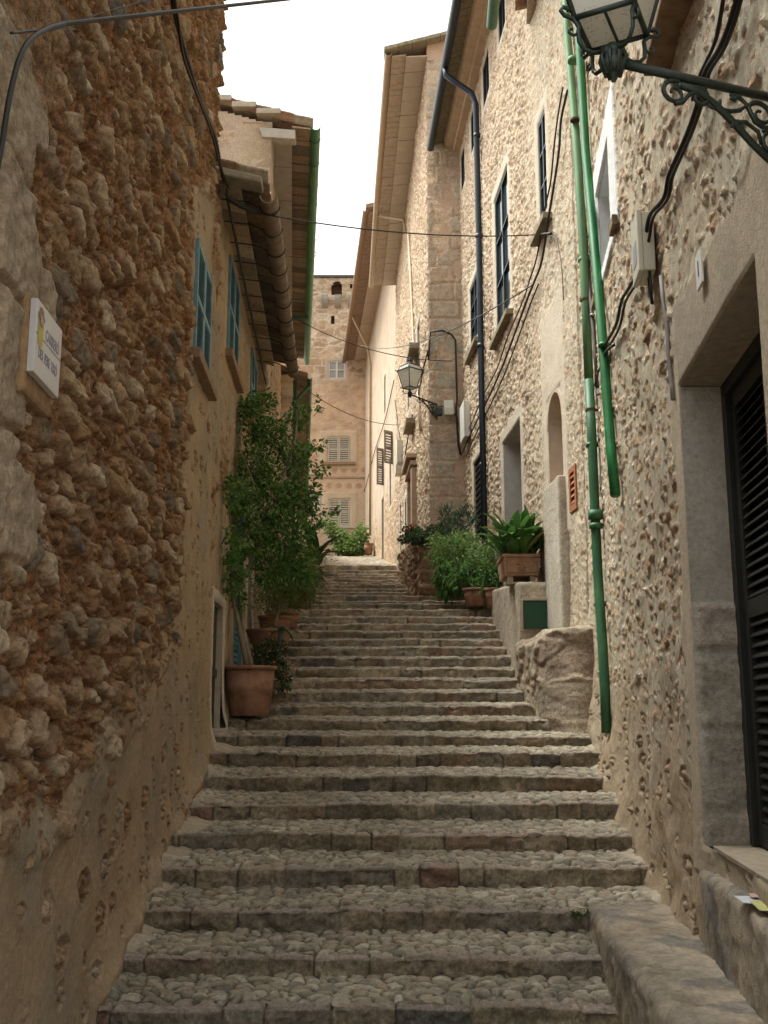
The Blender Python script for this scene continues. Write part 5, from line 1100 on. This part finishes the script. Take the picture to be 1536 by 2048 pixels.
def leaves(mb, pos, nrm, up, size, cols, asp=.5):
    """leaf blades: folded diamonds"""
    for p, n_, u, s, c in zip(pos, nrm, up, size, cols):
        p = Vector(p); u = Vector(u).normalized(); n_ = Vector(n_); w = u.cross(n_)
        if w.length < .01: continue
        w.normalize(); n2 = w.cross(u); L = s; wd = s*asp
        mb.cur = tuple(c); mb.add([p, p+u*L*.45+w*wd*.5+n2*L*.08, p+u*L-n2*L*.10, p+u*L*.45-w*wd*.5+n2*L*.08], [(0,1,2),(0,2,3)])
def leaf_cloud(blobs, n, size, greens, seed, asp=.5, droop=.3, hole=.0):
    rg = np.random.default_rng(seed); mb = MB(); mb.cur = (0,0,0); w = np.array([b[3]*b[4]*b[5] for b in blobs])**.75; w /= w.sum()
    P, N_, U_, Sz, Cl = [], [], [], [], []
    for _ in range(n):
        b = blobs[rg.choice(len(blobs), p=w)]; d = rg.normal(size=3); d /= np.linalg.norm(d); r = rg.uniform(.15, 1)**.45
        # clumpy: keep leaves near twig ends
        k = math.sin(d[0]*9+b[0]*20)*math.sin(d[1]*8+b[2]*13)*math.sin(d[2]*9+b[1]*7)
        r *= 1+.6*k
        p = (b[0]+d[0]*b[3]*r, b[1]+d[1]*b[4]*r, b[2]+d[2]*b[5]*r)
        if p[0] < PL1.X(p[1])+.04 and p[1] < 16: continue
        P.append(p); N_.append(rg.normal(size=3)+np.array([0,-.3,.8])); U_.append(d*.7+rg.normal(size=3)*.6+np.array([0,0,-droop])); Sz.append(size*rg.uniform(.6, 1.35))
        g = np.array(greens[rg.integers(len(greens))]); Cl.append(g*rg.uniform(.7, 1.35))
    leaves(mb, P, N_, U_, Sz, Cl, asp); return mb
G_TREE = [(.10,.21,.045),(.13,.25,.055),(.075,.16,.04),(.19,.31,.08),(.055,.12,.03)]
bark = mat('bark', (.26,.20,.14), .9, .3, 18, .6, stretch=(1,1,.3))
def Lp(px, py, D): return Vector(fr(px, py, D))
# ---- potted tree on the left
p1 = (Lp(498, 1432, 12.45)); p1.z = -.075
pot(tuple(p1), .315, .58, 'large terracotta pot at the foot of the leaning tree by the left wall', .70)
D0 = 12.5
def crown_blob(px, py, D, rx, rz, ry=None): c = fr(px, py, D); return (c[0], c[1], c[2], rx, ry or rx, rz)
tree = thing('potted_tree', 'tall leafy small leaved tree leaning out of the large terracotta pot on the left', 'tree', (p1.x, p1.y, p1.z+.5))
tr = MB()
base = Vector((p1.x-.02, p1.y, p1.z+.48)); limbs = [[base, Lp(478,1250,12.5), Lp(462,1180,12.6), Lp(480,1090,12.7), Lp(505,1000,12.8), Lp(520,900,13), Lp(520,800,13.1)],
  [base+Vector((.06,.02,0)), Lp(488,1270,12.6), Lp(478,1180,12.7), Lp(520,1080,12.8), Lp(560,980,13), Lp(590,880,13.2), Lp(598,810,13.2)], [Lp(478,1090,12.7), Lp(455,1060,12.5), Lp(440,1000,12.4)], [Lp(490,1050,12.7), Lp(530,1020,12.9), Lp(600,1000,13.1), Lp(650,1010,13.3)],
  [Lp(465,1180,12.6), Lp(445,1165,12.5), Lp(428,1165,12.4)], [Lp(560,980,13), Lp(600,930,13.2), Lp(640,890,13.4)], [Lp(520,1020,12.8), Lp(505,960,12.7), Lp(480,900,12.7), Lp(485,830,12.8)]]
for k, l in enumerate(limbs): tr.tube(l, [(.034 if k < 2 else .016)*(1-.75*i/(len(l)-1)) for i in range(len(l))], 7)
tr.build('trunk', bark, tree, True)
bl = [crown_blob(*b) for b in [(505,840,13,.22,.30),(490,815,13,.16,.14),(530,800,13.1,.16,.12),(545,870,13.1,.24,.26),(598,830,13.3,.14,.20),(636,812,13.5,.055,.13),(510,930,12.9,.26,.28),(590,915,13.2,.24,.26),(635,890,13.4,.12,.08),
   (458,985,11.5,.13,.20),(478,1000,12.4,.24,.28),(540,1000,12.9,.34,.34),(600,990,13.1,.26,.26),(640,940,13.4,.09,.10),(500,1080,12.7,.32,.26),(570,1070,12.9,.34,.28),(455,1090,11.5,.15,.24),(625,1040,13.2,.18,.16),(462,1150,11.8,.17,.22),(432,1165,11.2,.07,.09),(672,1022,13.6,.08,.045),
   (590,1140,13.6,.28,.26),(540,1140,13.2,.26,.22),(478,1200,12.6,.09,.14)]]
leaf_cloud(bl, 10800, .062, G_TREE, 3, .55).build('crown', mat_leaf('tree_leaf'), tree)
# ---- yellowish shrub behind the tree
pot(tuple(Vector((Lp(550,1230,15.3).x, 15.3, float(zg(15.3))))), .25, .50, 'terracotta pot behind the wide bowl planter, beneath the yellowish shrub')
sb_ = thing('shrub', 'dense yellowish green shrub low behind the potted tree on the left of the stairs', 'shrub', (Lp(575,1270,15).x, 15, float(zg(15))+.3))
MB().tube([Lp(548,1262,14.8), Lp(556,1220,15), Lp(566,1160,15.2)], [.03,.025,.012], 6).build('stem', bark, sb_, True)
leaf_cloud([crown_blob(*b) for b in [(575,1165,15.2,.45,.36),(605,1175,15.4,.30,.33),(600,1120,15.6,.38,.30),(550,1190,15,.32,.28)]], 6500, .05, [(.12,.19,.035),(.15,.22,.045),(.08,.14,.03),(.17,.21,.05)], 5, .28).build('crown', mat_leaf('shrub_leaf'), sb_)
sp_ = [(590,1215,16.5),(560,1220,16)]
# bowl pot, agave, flowering plant
bw = Vector((Lp(528,1262,14.4).x, 14.4, 1.09-.26)); rbw = thing('flower_bowl', 'wide terracotta bowl planter between the large pot and the agave on the left', 'flower pot', tuple(bw))
q = MB(); q.lathe(tuple(bw), [(0,0),(.13,0),(.15,.02),(.24,.22),(.25,.22),(.262,.235),(.262,.255),(.235,.262),(.22,.23),(0,.225)], 26); q.build('bowl', M_terra(), rbw, True)
q = MB(); q.lathe((bw.x,bw.y,bw.z-.24), [(0,-.06),(.15,-.06),(.13,.1),(.12,.24),(0,.24)], 20); q.build('pedestal', M_terra(), rbw, True)
def blade(mb, p0, d, L, w, c, curve=.5, n=7, fold=.25, stiff=0):
    """a long pointed leaf arching under its weight"""
    p = Vector(p0); d = Vector(d).normalized(); side = d.cross(Vector((0,0,1)));
    if side.length < .05: side = Vector((1,0,0))
    side.normalize(); L_, M_, R_ = [], [], []
    for i in range(n+1):
        t = i/n; ww = w*(math.sin(math.pi*min(1, (max(.04, (t-stiff*.6)/(1-stiff*.6))*.85+.08)**.8))**.8)*(1 if i < n else .02); nn = side.cross(d)
        L_.append(p-side*ww/2+nn*ww*fold); M_.append(p.copy()); R_.append(p+side*ww/2+nn*ww*fold); p = p+d*L/n; d = (d+Vector((0,0,-curve/n*(t >= stiff)))).normalized()
    mb.cur = c; v = L_+M_+R_; k = n+1
    mb.add(v, [(i,i+1,k+i+1,k+i) for i in range(n)]+[(k+i,k+i+1,2*k+i+1,2*k+i) for i in range(n)])
ag = thing('agave', 'grey green agave with long arching leaves beside the stairs on the left', 'plant', (bw.x+.25, 13.4, float(zg(13.4))))
mb = MB(); mb.cur = (0,0,0); c0 = Lp(563,1262,13.3); rg = random.Random(4)
for k in range(11):
    g = k*2.4; e = rg.uniform(.1, .75); blade(mb, c0, (math.cos(g)*math.cos(e), math.sin(g)*math.cos(e), math.sin(e)), rg.uniform(.26,.46), .045, (.09*rg.uniform(.7,1.2),.13,.085), rg.uniform(.9,2.0), 8, .2)
mb.build('leaves', mat_leaf('agave_leaf', .1, .5), ag, True)
MB().tube([c0, c0+Vector((.0,0,-.14)), c0+Vector((-.04,0,-.30)), c0+Vector((-.03,.02,-.42))], [.035,.045,.05,.055], 9).build('stem', mat('agave_stem', (.12,.15,.11), .7), ag, True)
fl_ = thing('flowering_plant', 'dark leafy plant with orange flowers trailing behind the large terracotta pot', 'plant', tuple(Lp(540,1360,12.9)))
leaf_cloud([crown_blob(*b) for b in [(540,1300,12.9,.17,.13),(525,1320,12.8,.14,.10),(555,1335,12.85,.13,.12),(568,1368,12.8,.08,.13),(560,1290,13,.08,.06)]], 1500, .042, [(.03,.06,.018),(.045,.09,.025),(.025,.045,.015),(.14,.15,.06)], 9, .6).build('leaves', mat_leaf('plant_leaf'), fl_)
fm = MB(); rg = random.Random(8)
for x, y in ((539,1267),(556,1300),(570,1352),(571,1378),(548,1324)):
    c = Lp(x, y, 12.65)
    for k in range(5):
        g = k*1.256; fm.add([c, c+Vector((math.cos(g)*.016,-.006,math.sin(g)*.016)), c+Vector((math.cos(g+.7)*.016,-.006,math.sin(g+.7)*.016))], [(0,1,2)])
fm.build('flowers', mat('orange_petal', (.62,.13,.02), .5), fl_)
mb = MB()
for k in range(4): mb.tube([Lp(545,1400,12.8), Lp(540+6*k,1360,12.85), Lp(530+12*k,1310,12.9)], .006, 5)
mb.build('stem', bark, fl_, True)
# broad leaved and trailing plants further up on the left
for (lab, px, py, D, n_, L, w, col, seed, cv) in [
   ('broad leaved plant with one big pale leaf further up the left side of the stairs', 628, 1120, 19.5, 16, .85, .26, (.045,.10,.03), 1, 1.1),
   ('spiky dark plant hanging over the left edge of the upper stairs', 622, 1165, 18.2, 26, .62, .07, (.03,.07,.025), 2, 2.2)]:
    c = Lp(px, py, D); t = thing('broad_leaf_plant', lab, 'plant', (c.x, c.y, float(zg(D)))); mb = MB(); mb.cur = (0,0,0); rg = random.Random(seed)
    for k in range(n_):
        g = rg.uniform(0, 6.28); e = rg.uniform(.2, 1.2); f = rg.uniform(.7, 1.3); blade(mb, c+Vector((0,0,rg.uniform(-.1,.1))), (math.cos(g)*math.cos(e), math.sin(g)*math.cos(e), math.sin(e)), L*rg.uniform(.6,1), w, tuple(v*f for v in col), cv, 8, .12)
    mb.build('leaves', mat_leaf('broad_leaf', .2, .35), t, True); MB().tube([(c.x,c.y,float(zg(D))), c], .04, 7).build('stem', bark, t, True)
for k, (px, py, D, r, h) in enumerate([(578,1222,16.8,.17,.26),(596,1190,18.6,.20,.3)]):
    pot((Lp(px,py,D).x, D, float(zg(D))-.02), r, h, ['smallest terracotta pot on the left, just past the shrub pot', 'terracotta pot holding the broad leaved plant on the left'][k])
# ---- plants on the right
pr = Vector((2.0, 14.55, 1.78)); px_ = thing('planter', 'rectangular terracotta planter with relief panels on the pale terrace block', 'planter', (1.95, 14.3, 1.80))
xa, xb, ya, yb, z0, z1 = 1.55, 2.06, 14.15, 14.55, 1.80, 2.13
xa = fr(1008,1160,14.2)[0]; xb = fr(1080,1160,14.2)[0]; ya, yb = 14.2, 14.95
mt2 = mat('planter_terracotta', (.36,.19,.11), .85, .22, 12, .4, c2=(.50,.30,.19))
def taper(mb, x0, x1, y0, y1, z0, z1, t): mb.hexa([(x0+t,y0+t,z0),(x1-t,y0+t,z0),(x1-t,y1-t,z0),(x0+t,y1-t,z0),(x0,y0,z1),(x1,y0,z1),(x1,y1,z1),(x0,y1,z1)])
z0, z1 = 1.815, 2.12
b = MB(); taper(b, xa, xb, ya, yb, z0, z1-.05, .02); b.build('planter_body', mt2, px_, bevel=.01)
b = MB(); b.box(xa-.015, xb+.015, ya-.015, yb+.015, z1-.049, z1); b.build('rim', mt2, px_, bevel=.012)
b = MB(); b.box(xa+.05, xb-.05, ya-.005, ya+.015, z0+.045, z1-.085)
cx_, cz_ = (xa+xb)/2, (z0+z1)/2-.03
for k in range(6):
    g = k*math.pi/3; b.tube([(cx_, ya-.01, cz_), (cx_+.05*math.cos(g), ya-.018, cz_+.05*math.sin(g)), (cx_+.08*math.cos(g+.5), ya-.008, cz_+.08*math.sin(g+.5))], [.02,.016,.006], 6)
b.build('relief', mt2, px_, bevel=.004)
for fx in (xa+.05, xb-.13): MB().box(fx, fx+.08, ya+.04, ya+.3, 1.70, 1.812).build('foot', M_stone(), px_, bevel=.01)
asp_ = thing('aspidistra', 'big plant with broad arching dark green leaves in the rectangular planter', 'plant', ((xa+xb)/2, ya+.3, z1)); mb = MB(); mb.cur = (0,0,0); rg = random.Random(12)
for k in range(120):
    g = rg.uniform(0, 6.283); e = rg.uniform(.7, 1.5); f = rg.uniform(.55, 1.6)
    c = (.075*f, .17*f, .04*f) if k % 11 else (.34,.30,.10)
    blade(mb, ((xa+xb)/2+rg.uniform(-.2,.2), ya+.28+rg.uniform(-.18,.18), z1-.05), (math.cos(g)*math.cos(e), math.sin(g)*math.cos(e)-.1, math.sin(e)), rg.uniform(.50,.80), rg.uniform(.10,.15), c, rg.uniform(1.4,3.2), 11, .12, .3)
mb.build('leaves', mat_leaf('aspidistra_leaf', .2, .3), asp_, True)
# terracotta pots and bushes against the terrace
for lab, px, py, D, r, h in [('wide terracotta pot below the right bushes at the stair edge', 955, 1212, 18.0, .26, .30), ('small reddish terracotta pot between the wide pot and the terrace block', 987, 1212, 17.7, .15, .30), ('little terracotta pot just behind the corner of the terrace block', 1002, 1183, 18.6, .15, .2), ('low terracotta pot half hidden under the fern like leaves on the right', 912, 1200, 19.6, .24, .22)]:
    q_, t_ = ray(px, py); pot((q_*D, D, t_*D), r, h, lab)
def bush(name, label, cat, base, blobs, n, size, greens, seed, asp, droop=.3, stems=5):
    t = thing(name, label, cat, base); bb = [crown_blob(*b) for b in blobs]; leaf_cloud(bb, n, size, greens, seed, asp, droop).build('leaves', mat_leaf('bush_leaf'), t); mb = MB(); rg = random.Random(seed)
    for b in bb[:stems+2]: mb.tube([Vector(base), (Vector(base)+Vector(b[:3]))/2+Vector((rg.uniform(-.05,.05),0,.05)), Vector(b[:3])], [.015,.011,.006], 5)
    mb.build('stem', bark, t, True); return t
bush('shrub', 'light airy shrub with small pale leaves above the right flower pots', 'shrub', fr(925,1195,19.2), [(900,1095,19.6,.42,.22),(940,1110,19.4,.40,.28),(885,1110,20,.26,.26),(965,1125,18.8,.32,.30),(930,1075,20,.30,.10),(985,1105,18.3,.22,.28),(870,1075,20.4,.14,.10)], 3000, .085, [(.16,.27,.07),(.20,.32,.09),(.10,.18,.045),(.27,.36,.13)], 21, .45)
bush('leafy_plant', 'glossy bright green leafy plant spilling over the right flower pots', 'plant', fr(925,1200,18.5), [(900,1150,18.9,.30,.28),(935,1155,18.4,.34,.28),(985,1150,17.9,.20,.22),(965,1175,17.9,.16,.14),(892,1175,18.9,.18,.2)], 1900, .13, [(.12,.25,.06),(.09,.19,.045),(.18,.32,.09),(.06,.12,.035)], 22, .32, .8)
bush('oleander', 'thin upright narrow leaved plant rising behind the right shrub against the quoins', 'plant', fr(900,1090,21), [(893,1035,21,.16,.22),(930,1040,20.6,.22,.26),(905,1060,21,.22,.2)], 420, .16, [(.10,.15,.09),(.07,.11,.06)], 23, .14, -.9)
bush('geranium', 'small plant with red flowers on top of the rough terrace wall', 'plant', fr(825,1072,23.2), [(825,1062,23.2,.22,.12),(840,1068,23,.2,.1)], 600, .07, [(.05,.10,.03),(.07,.13,.04)], 24, .8)
fm = MB()
for x, y in ((818,1056),(823,1052),(828,1055),(816,1061)):
    c = Lp(x, y, 22.9)
    for k in range(7):
        g = k*.9; fm.add([c, c+Vector((math.cos(g)*.035,-.02,math.sin(g)*.035)), c+Vector((math.cos(g+.8)*.035,.01,math.sin(g+.8)*.035))], [(0,1,2)])
ge = [o for o in C.objects if o.name.startswith('geranium')][0]; fm.build('flowers', mat('red_petal', (.45,.02,.02), .5), ge)
bush('ivy', 'creeping ivy over the top of the rough terrace wall and quoin foot', 'plant', fr(845,1090,22.3), [(850,1072,22.1,.35,.08),(810,1078,23.4,.16,.09),(880,1062,21.7,.3,.14),(835,1082,22.2,.28,.06)], 1500, .06, [(.06,.09,.03),(.04,.07,.025)], 25, .8)
bush('climbing_plant', 'bright green climbing plant at the foot of the end house', 'plant', fr(700,1106,46.5), [(700,1088,46.5,.62,.38),(680,1075,46.6,.4,.4),(722,1075,46.5,.35,.6),(665,1062,46.8,.35,.2),(655,1045,47,.35,.12),(700,1100,46.4,.8,.2)], 3200, .16, [(.16,.24,.06),(.12,.19,.04),(.20,.28,.09)], 26, .5)
pot((fr(737,1108,46)[0], 46, float(zg(46))), .22, .5, 'red terracotta pot standing at the crest of the stairs')
pot((fr(700,1108,46.6)[0], 46.6, float(zg(46.4))), .3, .4, 'terracotta pot holding the climbing plant at the crest of the stairs')

for k, (px, py, D, lab, n) in enumerate([(1158,1822,7.08,'green weed tuft in the corner where the bench meets the second lowest steps',70),(1019,1492,11.45,'tiny weed tuft in a step joint, level with the foot of the green drainpipe',26),(880,1424,12.75,'tiny weed in a riser joint near the stair middle, just above the large pot foot',20),(806,1306,15.4,'tiny weed in a riser joint at the stair middle, level with the green hatch',18),(958,1258,17.4,'tiny weed in a riser joint just left of the planter terrace',18)]):
    q_, t_ = ray(px, py); c = (q_*D, D-.03, t_*D); w = thing('weed', lab, 'weed', c, 'weeds in the joints of the steps'); mb = MB(); mb.cur = (0,0,0); rg = random.Random(40+k)
    for j in range(n):
        g = rg.uniform(0, 6.28); e = rg.uniform(.1, 1.3); sp = .06 if k == 0 else .02
        blade(mb, (c[0]+rg.uniform(-sp,sp), c[1]+rg.uniform(-.02,.01), c[2]-rg.uniform(0,.03)), (math.cos(g)*math.cos(e), math.sin(g)*math.cos(e)-.2, math.sin(e)), rg.uniform(.02,.055), .010, (.10*rg.uniform(.7,1.4),.17*rg.uniform(.7,1.2),.04), 1.2, 4, .1)
    mb.build('leaves', mat_leaf('weed_leaf'), w)

GR = {'flower pot': 'terracotta pots beside the stairs', 'street lamp': 'wall lanterns along the street', 'electric box': 'electric boxes on the right walls', 'cable': 'black cables on the walls and across the street'}
for o in list(C.objects):
    if o.parent is None and o.get('category') in GR: o['group'] = GR[o['category']]
